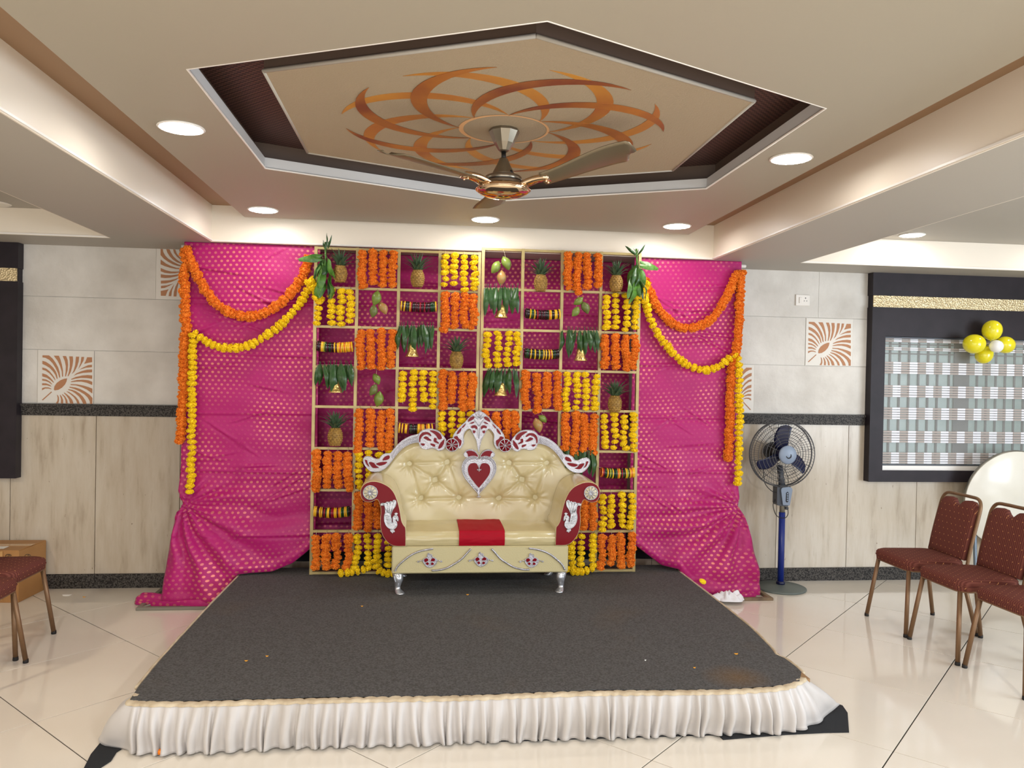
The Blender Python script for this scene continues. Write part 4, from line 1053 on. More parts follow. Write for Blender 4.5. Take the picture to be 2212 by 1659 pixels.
# tufted back
TOP = [(150, 1235), (300, 1130), (450, 1040), (560, 900), (680, 770), (800, 680), (950, 600), (1100, 560), (1400, 560), (1600, 620), (1720, 600), (1800, 500), (1900, 350), (2000, 230), (2130, 110)]
tt = sorted([(CM-Zc(X, Y, -.56).x, Zc(X, Y, -.56).z) for X, Y in TOP])
def topz(x): return interp(tt, abs(x-CM))[0]
HB = tt[-1][0]
BTN = [(465, 497), (780, 483), (1282, 489), (1597, 491), (680, 632), (1390, 629), (560, 784), (875, 777), (1197, 782), (1500, 777)]
btn = [(Zs(X, Y, -.60).x, Zs(X, Y, -.60).z) for X, Y in BTN]
def ybk(z): return lerp(SB-.01, -.545, (z-.6)/.8)
extra = [(CM, .98), (CM, .77)]
def backd(x, z):
    d = .030
    for bx_, bz_ in btn:
        r2 = (x-bx_)**2+(z-bz_)**2; d -= .026*math.exp(-r2/.0006)+.014*math.exp(-r2/.008)
    for bx_, bz_ in btn:   # pleats running between neighbouring buttons
        for cx_, cz_ in btn:
            if cx_ <= bx_: continue
            L = math.hypot(cx_-bx_, cz_-bz_)
            if L > .34: continue
            t = max(0, min(1, ((x-bx_)*(cx_-bx_)+(z-bz_)*(cz_-bz_))/L**2)); dd = math.hypot(x-bx_-t*(cx_-bx_), z-bz_-t*(cz_-bz_))
            d -= .009*math.exp(-(dd/.010)**2)*(1-.35*math.sin(PI*t))
        # short radiating wrinkles
        a = math.atan2(z-bz_, x-bx_); r_ = math.hypot(x-bx_, z-bz_)
        d += .0022*math.sin(a*9+bx_*30)*math.exp(-((r_-.05)/.04)**2)
    d += .004*noise.noise((x*6, z*6, 2))
    return d
def botz(x): return lerp(.56, .925, sst(.56, .70, abs(x-CM)))
def bkf(u, v):
    x = CM+(u*2-1)*HB; zt = topz(x); zb_ = botz(x); z = lerp(zb_, zt, v); ed = min(1, (1-v)*(zt-zb_)/.05, (1-abs(u*2-1))*HB/.04)
    return (x, ybk(z)-backd(x, z)*max(0, ed)**.5-.002, z)
bk = MB().grid(bkf, 150, 90)
sp_('backrest', bk, M['leather'])
# solid back shell
o = [(CM+(i/40*2-1)*(HB-.002), topz(CM+(i/40*2-1)*(HB-.002))-.004) for i in range(41)]
sh_ = MB(); vs = []; fs = []
for x, z in o:
    zb_ = lerp(.36, .93, sst(.56, .70, abs(x-CM)))
    vs += [(x, ybk(.5), zb_), (x, ybk(z)+.003, z), (x, ybk(z)+.028, z), (x, ybk(.5)+.03, zb_)]
for i in range(40):
    a = i*4; b_ = a+4
    fs += [[a, b_, b_+1, a+1], [a+1, b_+1, b_+2, a+2], [a+2, b_+2, b_+3, a+3], [a+3, b_+3, b_, a]]
fs += [[0, 1, 2, 3], [163, 162, 161, 160]]
sh_.add(vs, fs); sp_('back_shell', sh_, M['leather2'])
for (x, z) in btn:
    y = ybk(z)-backd(x, z)-.002
    sp_('tuft_button', MB().lathe([(.0, -.009), (.004, -.008), (.0068, -.003), (.0072, .003)], (x, y-.003, z), 10, 'y', smooth=False), M['crystal'])
# carving: silver plates with raised rims, red insets with rims
def carve(name, outline, reds, y, th=.012, rim=.003, parent=None, label=None, mat_='silver', closedrim=True, sm=4, rrim=.0017):
    mb = MB(); ol = [Vector((x, 0, z)) for x, z in outline]; ol = sline(ol, sm, closed=True); op = [(p.x, p.z) for p in ol]
    yf = (lambda z: y) if not callable(y) else y
    ym = yf(sum(p[1] for p in op)/len(op))
    mb.prism(op, ym, ym+th, 'y', smooth=True)
    if rim: mb.tube([(x, ym-.001, z) for x, z in op], rim, 6, closed=True)
    t = part(name, mb, M[mat_], parent or sofa, label)
    for rd in reds:
        if max(x for x, z in rd)-min(x for x, z in rd) < .08:
            a_, b2_ = sum(x for x, z in rd)/len(rd), sum(z for x, z in rd)/len(rd); rd = [(a_+(x-a_)*1.22, b2_+(z-b2_)*1.22) for x, z in rd]
        rl = sline([Vector((x, 0, z)) for x, z in rd], 4, closed=True); rp = [(p.x, p.z) for p in rl]
        part('red_inset', MB().prism(rp, ym-.0028, ym+.002, 'y', smooth=True), M['red'], t)
        if rrim: 
            rm = MB().tube([(x, ym-.0015, z) for x, z in rp], rrim, 5, closed=True)
            part('inset_rim', rm, M[mat_], t)
    return t
YC = -.615
cv = lambda L_: xz([Zc(X, Y, YC) for X, Y in L_])
WING = [(40, 960), (60, 905), (120, 885), (200, 905), (270, 935), (330, 930), (370, 880), (440, 835), (530, 830), (600, 750), (680, 660), (780, 580), (900, 520), (1020, 490), (1065, 480), (1060, 620), (980, 635), (880, 665), (780, 720), (700, 790), (620, 880), (540, 990), (450, 1090), (350, 1150), (250, 1165), (170, 1150), (110, 1100), (60, 1030)]
WR = [[(75, 960), (110, 965), (120, 1010), (145, 1060), (110, 1040), (85, 1000)], [(160, 1000), (230, 1010), (270, 1055), (310, 1080), (230, 1090), (185, 1055)],
      [(285, 1020), (350, 995), (455, 990), (420, 1030), (340, 1050)], [(400, 950), (430, 900), (490, 875), (512, 895), (500, 930), (450, 950)]]
MED = [(1030, 560), (1045, 490), (1090, 430), (1180, 395), (1300, 395), (1400, 430), (1480, 510), (1530, 590), (1530, 680), (1480, 760), (1400, 780), (1340, 740), (1260, 735), (1200, 755), (1110, 740), (1060, 680)]
MR = [[(1065, 600), (1070, 520), (1120, 465), (1200, 460), (1250, 505), (1235, 522), (1180, 495), (1120, 520), (1092, 565), (1085, 610)], [(1140, 550), (1190, 530), (1230, 560), (1265, 590), (1230, 598), (1180, 580)],
      [(1265, 435), (1340, 435), (1420, 480), (1450, 540), (1430, 565), (1390, 560), (1350, 500)], [(1330, 560), (1370, 570), (1365, 600), (1400, 630), (1390, 645), (1325, 615)], [(1495, 595), (1490, 660), (1450, 720), (1405, 730), (1430, 660)],
      [(1265, 655), (1330, 670), (1325, 705), (1270, 680)], [(1085, 655), (1150, 660), (1130, 690), (1100, 680)]]
CRN = [(2131, 65), (2060, 100), (1980, 160), (1920, 225), (1870, 280), (1790, 350), (1720, 430), (1680, 490), (1665, 560), (1700, 600), (1745, 650), (1760, 720), (1790, 745), (1840, 670), (1855, 600), (1850, 520), (1870, 450), (1920, 400), (1970, 385), (2010, 440), (2050, 520), (2085, 590), (2100, 660), (2118, 780), (2131, 800)]
CR = [[(1940, 250), (1970, 190), (2040, 165), (2035, 205), (1980, 240)], [(1970, 292), (2010, 265), (2050, 262), (2020, 290)], [(2000, 345), (2050, 325), (2092, 350), (2085, 390), (2050, 370), (2010, 372)],
      [(2025, 420), (2065, 425), (2060, 455), (2030, 460)], [(1830, 350), (1890, 295), (1870, 340), (1840, 368)], [(1735, 470), (1760, 420), (1810, 375), (1800, 430), (1760, 470)], [(1690, 550), (1740, 530), (1770, 570), (1808, 600), (1800, 660), (1772, 690), (1765, 640), (1720, 590)]]
CC = Zc(2131, 500, YC).x
for s in (0, 1):
    f = (lambda L_: cv(L_)) if s == 0 else (lambda L_: mir(cv(L_), CC))
    carve('crest_wing', f(WING), [f(a) for a in WR], YC)
    carve('crest_medallion', f(MED), [f(a) for a in MR], YC-.004)
    # feather ribs along the arc of the wing
    ribs = MB()
    for i in range(30):
        t = i/29; k = t*9
        U = [(545, 860), (600, 780), (680, 690), (760, 625), (840, 575), (920, 545), (1000, 520)]; D = [(570, 930), (640, 850), (720, 775), (800, 710), (880, 665), (960, 640), (1030, 620)]
        j = min(5, int(t*6)); g = t*6-j
        a = (lerp(U[j][0], U[j+1][0], g), lerp(U[j][1], U[j+1][1], g)); b_ = (lerp(D[j][0], D[j+1][0], g), lerp(D[j][1], D[j+1][1], g))
        q1 = f([a])[0]; q2 = f([b_])[0]
        ribs.tube([(q1[0], YC-.001, q1[1]), (q2[0], YC-.001, q2[1])], .0017, 4)
    sp_('feather_ribs', ribs, M['silver'])
    # wheel rosette
    wc = f([(1645, 680)])[0]; rw = .0135*115/13.5/8.379/ (1682.5/5.68)*13.5
    rw = 115/8.379/(1682.5/5.66)
    w_ = part('rosette', MB().lathe([(.0, -.002), (rw*.96, -.002), (rw, .010)], (wc[0], YC-.008, wc[1]), 28, 'y'), M['red'], sofa, 'red rosette with silver spokes')
    m2 = MB().tube([(wc[0]+rw*math.cos(a), YC-.010, wc[1]+rw*math.sin(a)) for a in [i*2*PI/28 for i in range(28)]], .004, 6, closed=True)
    for i in range(8):
        a = i*PI/4+.2; m2.tube([(wc[0], YC-.014, wc[1]), (wc[0]+rw*.95*math.cos(a), YC-.010, wc[1]+rw*.95*math.sin(a))], [.002, .0045], 5)
    m2.ball((wc[0], YC-.012, wc[1]), .006, 8, 6)
    part('spoke_star', m2, M['silver'], w_)
hl = cv(CRN); full = hl[1:] + [(2*CC-x, z) for x, z in hl[1:-1]][::-1]
full = [hl[0]]+hl[1:-1]+[hl[-1]]+[(2*CC-x, z) for x, z in hl[1:-1]][::-1]
carve('crest_crown', full, [cv(a) for a in CR]+[mir(cv(a), CC) for a in CR], YC-.006, sm=3)
# acanthus leaf ribs on the crown
ac = MB()
for s in (-1, 1):
    for dx, z0, z1, bend in ((.004, .01, -.05, .0), (.018, -.012, -.052, .012), (.03, -.028, -.060, .02), (.012, -.060, -.11, .022), (.006, -.12, -.20, .004)):
        zt = hl[0][1]
        ac.tube(sline([(CC+s*(dx*.2), YC-.008, zt+z1), (CC+s*(dx*.7+bend*.4), YC-.014, zt+(z0+z1)/2), (CC+s*(dx+bend), YC-.009, zt+z0-.005)], 5), .0032, 5)
sp_('acanthus_leaf', ac, M['silver'])
# heart
YH = -.622
hv = lambda L_: xz([Zh(X, Y, YH) for X, Y in L_])
CH = Zh(635, 700, YH).x
HO = [(635, 405), (570, 345), (470, 325), (370, 342), (280, 392), (210, 475), (172, 580), (165, 690), (190, 800), (250, 920), (340, 1040), (440, 1160), (530, 1260), (590, 1330), (612, 1400), (635, 1440)]
HI = [(635, 640), (575, 530), (480, 510), (400, 530), (340, 600), (320, 700), (345, 820), (410, 930), (500, 1050), (580, 1150), (635, 1197)]
ho = hv(HO); hi = hv(HI)
def sym(l, c): return l+[(2*c-x, z) for x, z in l[1:-1]][::-1]
heart = carve('heart_ornament', sym(ho, CH), [sym(hi, CH)], YH, th=.014, rim=.0035, sm=3, label='silver heart with red centre')
hr = MB()
no_ = sline([Vector((x, 0, z)) for x, z in ho], 4)
cen = hv([(635, 760)])[0]
for i in range(4, len(no_)-8):
    p = no_[i]; d = Vector((cen[0]-p.x, 0, cen[1]-p.z)).normalized()
    for s in (1, -1):
        q1 = p+d*.004; q2 = p+d*.022
        X1, X2 = (q1.x, q2.x) if s == 1 else (2*CH-q1.x, 2*CH-q2.x)
        hr.tube([(X1, YH-.002, q1.z), (X2, YH-.002, q2.z)], .0016, 4)
part('fluting', hr, M['silver'], heart)
EAR = [(615, 330), (545, 205), (440, 145), (340, 150), (260, 200), (222, 262), (240, 325), (290, 352), (345, 345), (460, 320), (560, 345)]
ERD = [(575, 330), (540, 252), (470, 200), (380, 185), (308, 212), (340, 265), (362, 325), (460, 316)]
carve('heart_leaf', hv(EAR), [hv(ERD)], YH+.002); carve('heart_leaf', mir(hv(EAR), CH), [mir(hv(ERD), CH)], YH+.002)
sc_ = MB()
for s in (-1, 1):
    P0 = hv([(635, 700)])[0]
    sc_.tube(sline([(CH, YH-.006, P0[1]+.012), (CH+s*.004, YH-.008, P0[1]), (CH+s*.011, YH-.008, P0[1]-.001), (CH+s*.0125, YH-.008, P0[1]+.007)], 5), .0032, 6)
    B0 = hv([(635, 1450)])[0]
    sc_.tube([(CH, YH-.004, B0[1]), (CH+s*.009, YH-.006, B0[1]+.002)], .004, 6).ball((CH+s*.011, YH-.006, B0[1]+.003), .005, 8, 6)
sc_.ball((CH, YH-.007, P0[1]-.006), (.004, .003, .008), 8, 6).ball((CH, YH-.006, B0[1]-.001), .006, 8, 6)
sc_.tube([(CH, YH-.005, P0[1]+.035), (CH, YH-.007, P0[1]+.002)], [.003, .004], 6)
part('scroll', sc_, M['silver'], heart)
# arms
YA = SY-.006
ARM = [(50, 400), (55, 280), (130, 170), (260, 115), (400, 115), (540, 160), (680, 240), (780, 360), (850, 520), (910, 740), (950, 980), (1000, 1090), (1040, 1150), (1045, 1350), (1045, 1500), (1040, 1545), (1000, 1547), (820, 1545), (700, 1500), (600, 1400), (530, 1280), (495, 1120), (490, 960), (505, 760), (480, 620), (440, 520), (390, 500), (330, 530), (250, 560), (150, 550), (80, 490)]
am = xz([Za(X, Y, YA) for X, Y in ARM]); am = [(x, max(z, .537)) for x, z in am]
PEA = [(600, 790), (592, 700), (596, 650), (560, 625), (505, 635), (500, 598), (550, 583), (600, 590), (625, 560), (670, 560), (695, 560), (720, 543), (757, 560), (775, 520), (820, 525), (835, 575), (820, 650), (770, 720), (732, 800), (716, 870), (730, 950), (742, 1030), (765, 1020), (775, 985), (762, 920), (790, 870), (850, 860), (876, 905), (885, 975), (868, 978), (850, 940), (822, 965), (850, 1020), (856, 1090), (800, 1160), (720, 1163), (640, 1115), (590, 1030), (572, 930), (578, 850)]
CMA = CM
for s in (0, 1):
    f = (lambda l: l) if s == 0 else (lambda l: mir(l, CMA))
    prof = sline([Vector((x, 0, z)) for x, z in f(am)], 3, closed=True); prof = [(p.x, p.z) for p in prof]
    front_ = part('arm_front', MB().prism(prof, YA, YA+.020, 'y', smooth=True), M['red'], sofa, 'glossy red arm front')
    # cream roll behind, slightly rising and closing towards the back
    n = len(prof); cx_ = sum(p[0] for p in prof)/n; cz_ = sum(p[1] for p in prof)/n
    mb = MB(); vs = []; steps = [(0, .985, 0), (.02, 1.008, 0), (.06, 1.015, .002), (.25, 1.02, .004), (.5, 1.01, .008), (.8, .99, .012), (1, .97, .014)]
    for t, k, dz in steps:
        for (x, z) in prof:
            w = .0016*noise.noise((x*20, t*6, z*9))
            vs.append((cx_+(x-cx_)*k+w, lerp(YA+.018, SB+.035, t), max(.537, cz_+(z-cz_)*k+dz*(z > .7))))
    fs = []
    for i in range(len(steps)-1):
        for k in range(n):
            l = (k+1) % n; q4 = [i*n+k, (i+1)*n+k, (i+1)*n+l, i*n+l]; fs.append(q4)
    fs += [list(range(n)), [(len(steps)-1)*n+k for k in range(n)][::-1]]
    mb.add(vs, fs, True); sp_('arm_roll', mb, M['leather'])
    pipe = MB().tube([(x, YA+.004, z) for x, z in prof], .0035, 6, closed=True); part('piping', pipe, M['leather'], front_)
    wc = f(xz([Za(260, 350, YA)]))[0]; rw = 152/10.367/(1682.5/5.28)
    rd = part('arm_rosette', MB().lathe([(.0, -.008), (rw*.93, -.008), (rw, -.001)], (wc[0], YA, wc[1]), 28, 'y'), M['cream'], sofa)
    m2 = MB().tube([(wc[0]+rw*math.cos(a), YA-.007, wc[1]+rw*math.sin(a)) for a in [i*2*PI/28 for i in range(28)]], .004, 6, closed=True)
    for i in range(10):
        a = i*PI/5+.1; m2.tube([(wc[0], YA-.014, wc[1]), (wc[0]+rw*.93*math.cos(a), YA-.009, wc[1]+rw*.93*math.sin(a))], [.005, .0022], 5)
    m2.ball((wc[0], YA-.013, wc[1]), .006, 8, 6); part('spoke_star', m2, M['silver'], rd)
    pl = f(xz([Za(X, Y, YA) for X, Y in PEA]))
    pk = carve('peacock_ornament', pl, [], YA-.009, th=.010, rim=.0028, sm=2, mat_='silverp')
    dt = MB()
    for a_, b_ in (((560, 600), (640, 790)), ((640, 580), (660, 800)), ((705, 570), (685, 820)), ((790, 540), (710, 840))):
        q1, q2 = f(xz([Za(*a_, YA)]))[0], f(xz([Za(*b_, YA)]))[0]
        dt.tube([(q1[0], YA-.012, q1[1]), (q2[0], YA-.012, q2[1])], .0022, 5).ball((q1[0], YA-.012, q1[1]), .0065, 8, 6)
    for i in range(6):
        q1, q2 = f(xz([Za(600+i*8, 860+i*36, YA)]))[0], f(xz([Za(690+i*6, 880+i*30, YA)]))[0]
        dt.tube([(q1[0], YA-.011, q1[1]), (q2[0], YA-.012, q2[1])], .0022, 5)
    q1 = f(xz([Za(820, 900, YA)]))[0]; dt.ball((q1[0], YA-.011, q1[1]), .006, 8, 6)
    part('feather', dt, M['silverp'], pk)
    ft = f(xz([Za(X, Y, YA) for X, Y in [(712, 1180), (780, 1180), (805, 1230), (770, 1232), (760, 1260), (740, 1235), (712, 1215)]])); carve('peacock_ornament', ft, [], YA-.005, th=.006, rim=.002, sm=2, mat_='silverp')
    crw = f(xz([Za(X, Y, YA) for X, Y in [(800, 820), (835, 800), (872, 820), (852, 848), (815, 848)]])); carve('peacock_ornament', crw, [], YA-.005, th=.006, rim=.002, sm=1, mat_='silverp')
# rope mouldings on the base
for L_ in ([(130, 640), (200, 520), (330, 400), (480, 290), (640, 215), (800, 175), (960, 150)], [(930, 620), (1060, 615), (1250, 570), (1420, 480), (1580, 370), (1700, 240), (1780, 155)]):
    a = [Zb(X, Y, SY) for X, Y in L_]
    for s in (0, 1):
        pp = [Vector((p.x if s == 0 else 2*CMF-p.x, SY-.006, p.z)) for p in a]
        P = sline(pp, 14); P = P
        sp_('rope_moulding', MB().tube(P, [.0062+.0018*math.sin(i*PI) if False else (.0075 if i % 2 else .0055) for i in range(len(P))], 8), M['silver'])
ORN = [(750, 430), (775, 385), (830, 355), (850, 330), (850, 290), (880, 262), (905, 290), (945, 295), (945, 335), (985, 355), (1035, 385), (1055, 430), (1025, 500), (960, 550), (900, 568), (835, 548), (780, 490)]
ORD_ = [[(782, 400), (830, 375), (865, 405), (850, 430), (800, 450)], [(930, 405), (970, 372), (1012, 400), (990, 432), (935, 432)], [(818, 480), (858, 462), (876, 500), (840, 516)], [(925, 502), (950, 462), (988, 490), (960, 518)]]
ob = xz([Zb(X, Y, SY) for X, Y in ORN]); oc = xz([Zb(900, 440, SY)])[0]
for (X, Y) in ((635, 1290), (1052, 1283), (1478, 1290)):
    p = Zs(X, Y, SY); X_ = p.x
    if X == 1052: X_ = CMF
    if X == 1478: X_ = 2*CMF-Zs(635, 1290, SY).x
    dx, dz = X_-oc[0], p.z-oc[1]
    g = carve('base_ornament', [(x+dx, z+dz) for x, z in ob], [[(q_.x+dx, q_.z+dz) for q_ in [Zb(a, b_, SY) for a, b_ in rd]] for rd in ORD_], SY-.006, th=.008, rim=.003, rrim=.0022)
    cl = MB()
    for s in (-1, 1):
        cl.tube(sline([(X_+s*.045, SY-.005, p.z+.002), (X_+s*.058, SY-.006, p.z+.006), (X_+s*.070, SY-.006, p.z), (X_+s*.078, SY-.006, p.z-.006), (X_+s*.082, SY-.006, p.z+.001), (X_+s*.074, SY-.006, p.z+.004)], 4), .0030, 6)
    part('tendril', cl, M['silver'], g)
# legs
def legmesh(s, front=1):
    secs = [(.0, .352, .033, .030), (.0, .340, .035, .033), (-.003, .322, .034, .033), (-.006, .302, .030, .029), (-.004, .280, .023, .023), (-.001, .258, .019, .019), (-.003, .240, .020, .021), (-.014, .228, .028, .030), (-.020, .221, .030, .033), (-.020, .2178, .028, .031)]
    mb = MB(); n = 16; vs = []
    for i, (c, z, rx, ry) in enumerate(secs):
        for k in range(n):
            a = 2*PI*k/n; fl_ = 1+.05*math.cos(a*8)
            vs.append((s*c*1.0*-1+rx*fl_*math.cos(a), front*(c*1.8)+ry*fl_*math.sin(a), z))
    fs = []
    for i in range(len(secs)-1):
        for k in range(n): l = (k+1) % n; fs.append([i*n+k, i*n+l, (i+1)*n+l, (i+1)*n+k][::-1])
    fs += [list(range(n)), [(len(secs)-1)*n+k for k in range(n)][::-1]]
    mb.add(vs, fs, True)
    if front > 0:
        for k in range(3):
            mb.tube(sline([(-.022+k*.018, -.030, .335), (-.018+k*.014, -.034, .315), (-.010+k*.008, -.034, .292)], 4), .0022, 5)
        mb.tube(sline([(.004, -.034, .345), (.016, -.035, .340), (.014, -.036, .328), (.002, -.036, .330), (.004, -.036, .338)], 4), .0022, 5)
    return mb
for x, y, s, fr in ((bx0+.040, SY+.035, -1, 1), (bx1-.040, SY+.035, 1, 1), (bx0+.045, -.58, -1, -.3), (bx1-.045, -.58, 1, -.3)):
    mb = legmesh(-s, fr); mb.v = [p+Vector((x, y, 0)) for p in mb.v]
    sp_('leg', mb, M['silverp'])
# ================================================================== CEILING FAN
FX, FY = .343, -2.63
fan = thing('ceiling_fan', 'beige metallic three bladed ceiling fan under the painted hexagon', 'ceiling fan', (FX, FY, 2.52))
def fp_(name, mb, m, label=None, parent=None): return part(name, mb, m, parent or fan, label)
cn = MB(); n = 10
cn.lathe([(.0, 2.859), (.071, 2.858), (.073, 2.848), (.048, 2.795), (.026, 2.762), (.018, 2.757), (.0, 2.757)], (FX, FY, 0), n, smooth=False)
fp_('canopy', cn, M['nickel'])
fp_('down_rod', MB().lathe([(.011, 2.757), (.011, 2.715)], (FX, FY, 0), 14), M['black'])
fp_('lower_canopy', MB().lathe([(.016, 2.727), (.020, 2.722), (.034, 2.690), (.052, 2.655), (.058, 2.645), (.054, 2.642), (.030, 2.648)], (FX, FY, 0), 26), M['nickel'])
fp_('hanger_bolt', MB().tube([(FX-.022, FY-.03, 2.650), (FX+.03, FY-.034, 2.655)], .006, 6).ball((FX+.032, FY-.034, 2.655), .010, 8, 6).ball((FX-.004, FY-.040, 2.650), (.016, .010, .008), 8, 6), M['black'])
fp_('motor', MB().lathe([(.045, 2.645), (.082, 2.640), (.088, 2.634), (.088, 2.622), (.085, 2.618), (.088, 2.614), (.088, 2.600), (.080, 2.585), (.05, 2.574), (.0, 2.570)], (FX, FY, 0), 36), M['nickel'])
fp_('black_band', MB().lathe([(.0885, 2.6195), (.0892, 2.6175), (.0885, 2.6155)], (FX, FY, 0), 36), M['black'])
fp_('trim_bowl', MB().lathe([(.092, 2.604), (.118, 2.592), (.128, 2.578), (.118, 2.562), (.085, 2.548), (.04, 2.540), (.0, 2.538)], (FX, FY, 0), 36).lathe([(.128, 2.579), (.132, 2.576), (.128, 2.573)], (FX, FY, 0), 36), M['chrome'])
for ang, ztip, R_ in ((215, 2.625, .64), (331, 2.70, .62), (93, 2.615, .58)):
    a = math.radians(ang); d = Vector((math.cos(a), math.sin(a), 0)); s = Vector((-math.sin(a), math.cos(a), 0)); C0 = Vector((FX, FY, 0))
    def zt(r_): return lerp(2.60, ztip, sst(.1, R_, r_)) if ztip > 2.65 else lerp(2.60, ztip, (r_-.1)/(R_-.1))
    ar = MB(); P = []
    for k in range(7):
        r_ = lerp(.085, .235, k/6); w = lerp(.048, .036, k/6); z = lerp(2.585, zt(.235)+.0, k/6)+.012*math.sin(PI*k/6)
        P.append((r_, w, z))
    vs = []; fs = []
    for (r_, w, z) in P:
        p = C0+d*r_
        for q_ in ((-w, -.006), (-w*.6, .012), (w*.6, .012), (w, -.004), (w*.5, -.014), (-w*.5, -.014)): vs.append(p+s*q_[0]+Vector((0, 0, z+q_[1])))
    for i in range(6):
        for k in range(6): l = (k+1) % 6; fs.append([i*6+k, i*6+l, i*6+6+l, i*6+6+k])
    fs += [[0, 1, 2, 3, 4, 5][::-1], [36+k for k in range(6)]]
    ar.add(vs, fs, True); arm = fp_('blade_arm', ar, M['chrome'])
    def bfn(u, v):
        r_ = lerp(.20, R_, u); w = lerp(.056, .088, sst(0, .8, u))
        tip = 1 if u < .93 else math.sqrt(max(0, 1-((u-.93)/.07)**2))
        q_ = (v*2-1)*w*tip; pitch = -.24
        return C0+d*(r_-.02*(v*2-1)*u)+s*q_*math.cos(pitch)+Vector((0, 0, zt(r_)+.004+q_*math.sin(pitch)-.010*(1-(v*2-1)**2)))
    bl_ = fp_('blade', MB().grid(bfn, 30, 8), M['blade']); solidify(bl_, .003)
    sc = MB()
    for k in (-1, 1):
        p = C0+d*.222+s*(k*.014)+Vector((0, 0, zt(.222)-.016)); sc.ball(p, .006, 8, 5)
    part('screw', sc, M['chrome'], arm)

# ================================================================== PEDESTAL FAN
PX, PY = 2.905, -.235
pf = thing('pedestal_fan', 'blue and grey pedestal fan with wire guard beside the right curtain', 'fan', (PX, PY, 0))
def pp_(name, mb, m, label=None, parent=None): return part(name, mb, m, parent or pf, label)
pp_('base', MB().lathe([(.0, 0), (.198, 0), (.203, .006), (.202, .013), (.19, .018), (.10, .028), (.045, .036), (.0, .038)], (PX, PY, 0), 48), M['baseg'])
pp_('base_collar', MB().lathe([(.034, .034), (.036, .050), (.030, .062), (.027, .062)], (PX-.03+.03, PY, 0), 24), M['navy'])
pp_('pole', MB().lathe([(.0255, .04), (.0255, .625)], (PX-.0, PY, 0), 24), M['bluepipe'], 'blue painted pole')
pp_('sleeve', MB().lathe([(.0215, .62), (.0215, .685), (.024, .69)], (PX, PY, 0), 20), M['metalgrey'])
pp_('height_knob', MB().tube([(PX+.02, PY-.01, .66), (PX+.034, PY-.03, .66)], .012, 10), M['greyd'])
cb_ = MB(); cb_.prism([(PX-.062, .70), (PX-.050, .655+.03), (PX+.030, .675), (PX+.046, .70), (PX+.062, .82), (PX+.05, .838), (PX-.03, .845), (PX-.062, .835)], PY-.035, PY+.045, 'y')
pp_('control_box', cb_, M['greyd'])
fc = MB(); fc.prism([(PX-.018, .692), (PX+.040, .688), (PX+.060, .815), (PX+.052, .832), (PX+.012, .842), (PX-.028, .830), (PX-.036, .815)], PY-.052, PY-.034, 'y', smooth=True)
fcp = pp_('control_face', fc, M['greyp'])
part('button_recess', MB().prism(sline_ := [(PX+.004+.0, .72), (PX+.014, .712), (PX+.026, .72), (PX+.028, .79), (PX+.018, .800), (PX+.006, .79)], PY-.054, PY-.0515, 'y'), M['black'], fcp)
for k in range(4): part('push_button', MB().box(PX+.010, PX+.022, PY-.060, PY-.053, .724+k*.018, .737+k*.018, bev=.002), M['greyp'], fcp)
pp_('neck', MB().tube([(PX, PY+.01, .83), (PX-.002, PY+.03, .92), (PX-.004, PY+.055, 1.0)], [.030, .022, .026], 14), M['greyd'])
HC = W(1688, 980, y=PY-.02); hx, hz = HC.x, HC.z
HYB = PY-.03     # middle plane of the guard
pp_('motor', MB().lathe([(.0, .235), (.045, .23), (.068, .20), (.074, .15), (.074, .08), (.05, .05), (.0, .05)], (hx-.004, HYB, hz+.004), 28, 'y'), M['black'])
pp_('motor_vent', MB().lathe([(.0755, .17), (.078, .168), (.0755, .166), (.0755, .14), (.078, .138), (.0755, .136), (.0755, .11), (.078, .108), (.0755, .106)], (hx-.004, HYB, hz+.004), 28, 'y'), M['greyd'])
GR = .268
gd = MB()
def circ(r_, y, n=56): return [(hx+r_*math.cos(2*PI*i/n), y, hz+r_*math.sin(2*PI*i/n)) for i in range(n)]
def guard_y(r_, front): # dished outline
    return HYB+(-.075*math.sqrt(max(0, 1-(r_/GR)**2*.92))-.012 if front else .075*math.sqrt(max(0, 1-(r_/GR)**2*.92))+.012)
for r_ in (.255, .225, .195, .168, .142, .118, .098): gd.tube(circ(r_, guard_y(r_, True), 44), .0023, 5, closed=True)
for r_ in (GR, ): gd.tube(circ(r_, HYB-.022), .0036, 6, closed=True)
for i in range(10):
    a = 2*PI*i/10+.2
    gd.tube([(hx+r_*math.cos(a), guard_y(r_, True)-.002, hz+r_*math.sin(a)) for r_ in (.07, .12, .17, .22, GR)], .0019, 5)
pp_('front_guard', gd, M['wire'])
rgd = MB()
for r_ in (GR, .262): rgd.tube(circ(r_, HYB+.022), .0034, 6, closed=True)
for i in range(72):   # slanting wires of the rim and back cage
    a = 2*PI*i/72; b_ = a+.06
    rgd.tube([(hx+GR*math.cos(a), HYB-.022, hz+GR*math.sin(a)), (hx+GR*math.cos(b_), HYB+.022, hz+GR*math.sin(b_)), (hx+.20*math.cos(b_), HYB+.060, hz+.20*math.sin(b_)), (hx+.085*math.cos(b_), HYB+.085, hz+.085*math.sin(b_))], .0013, 4)
for r_ in (.21, .14): rgd.tube(circ(r_, guard_y(r_, False), 44), .0017, 5, closed=True)
pp_('rear_guard', rgd, M['wire'])
hub = pp_('hub_badge', MB().lathe([(.0, -.112), (.035, -.110), (.066, -.103), (.075, -.094), (.074, -.088), (.0, -.088)], (hx+.004, HYB, hz), 36, 'y'), M['greyp'])
sw = MB(); K = [(hx+.004+.020*math.cos(a), HYB-.1125, hz-.004+.020*math.sin(a)) for a in [math.radians(x) for x in range(190, 395, 12)]]
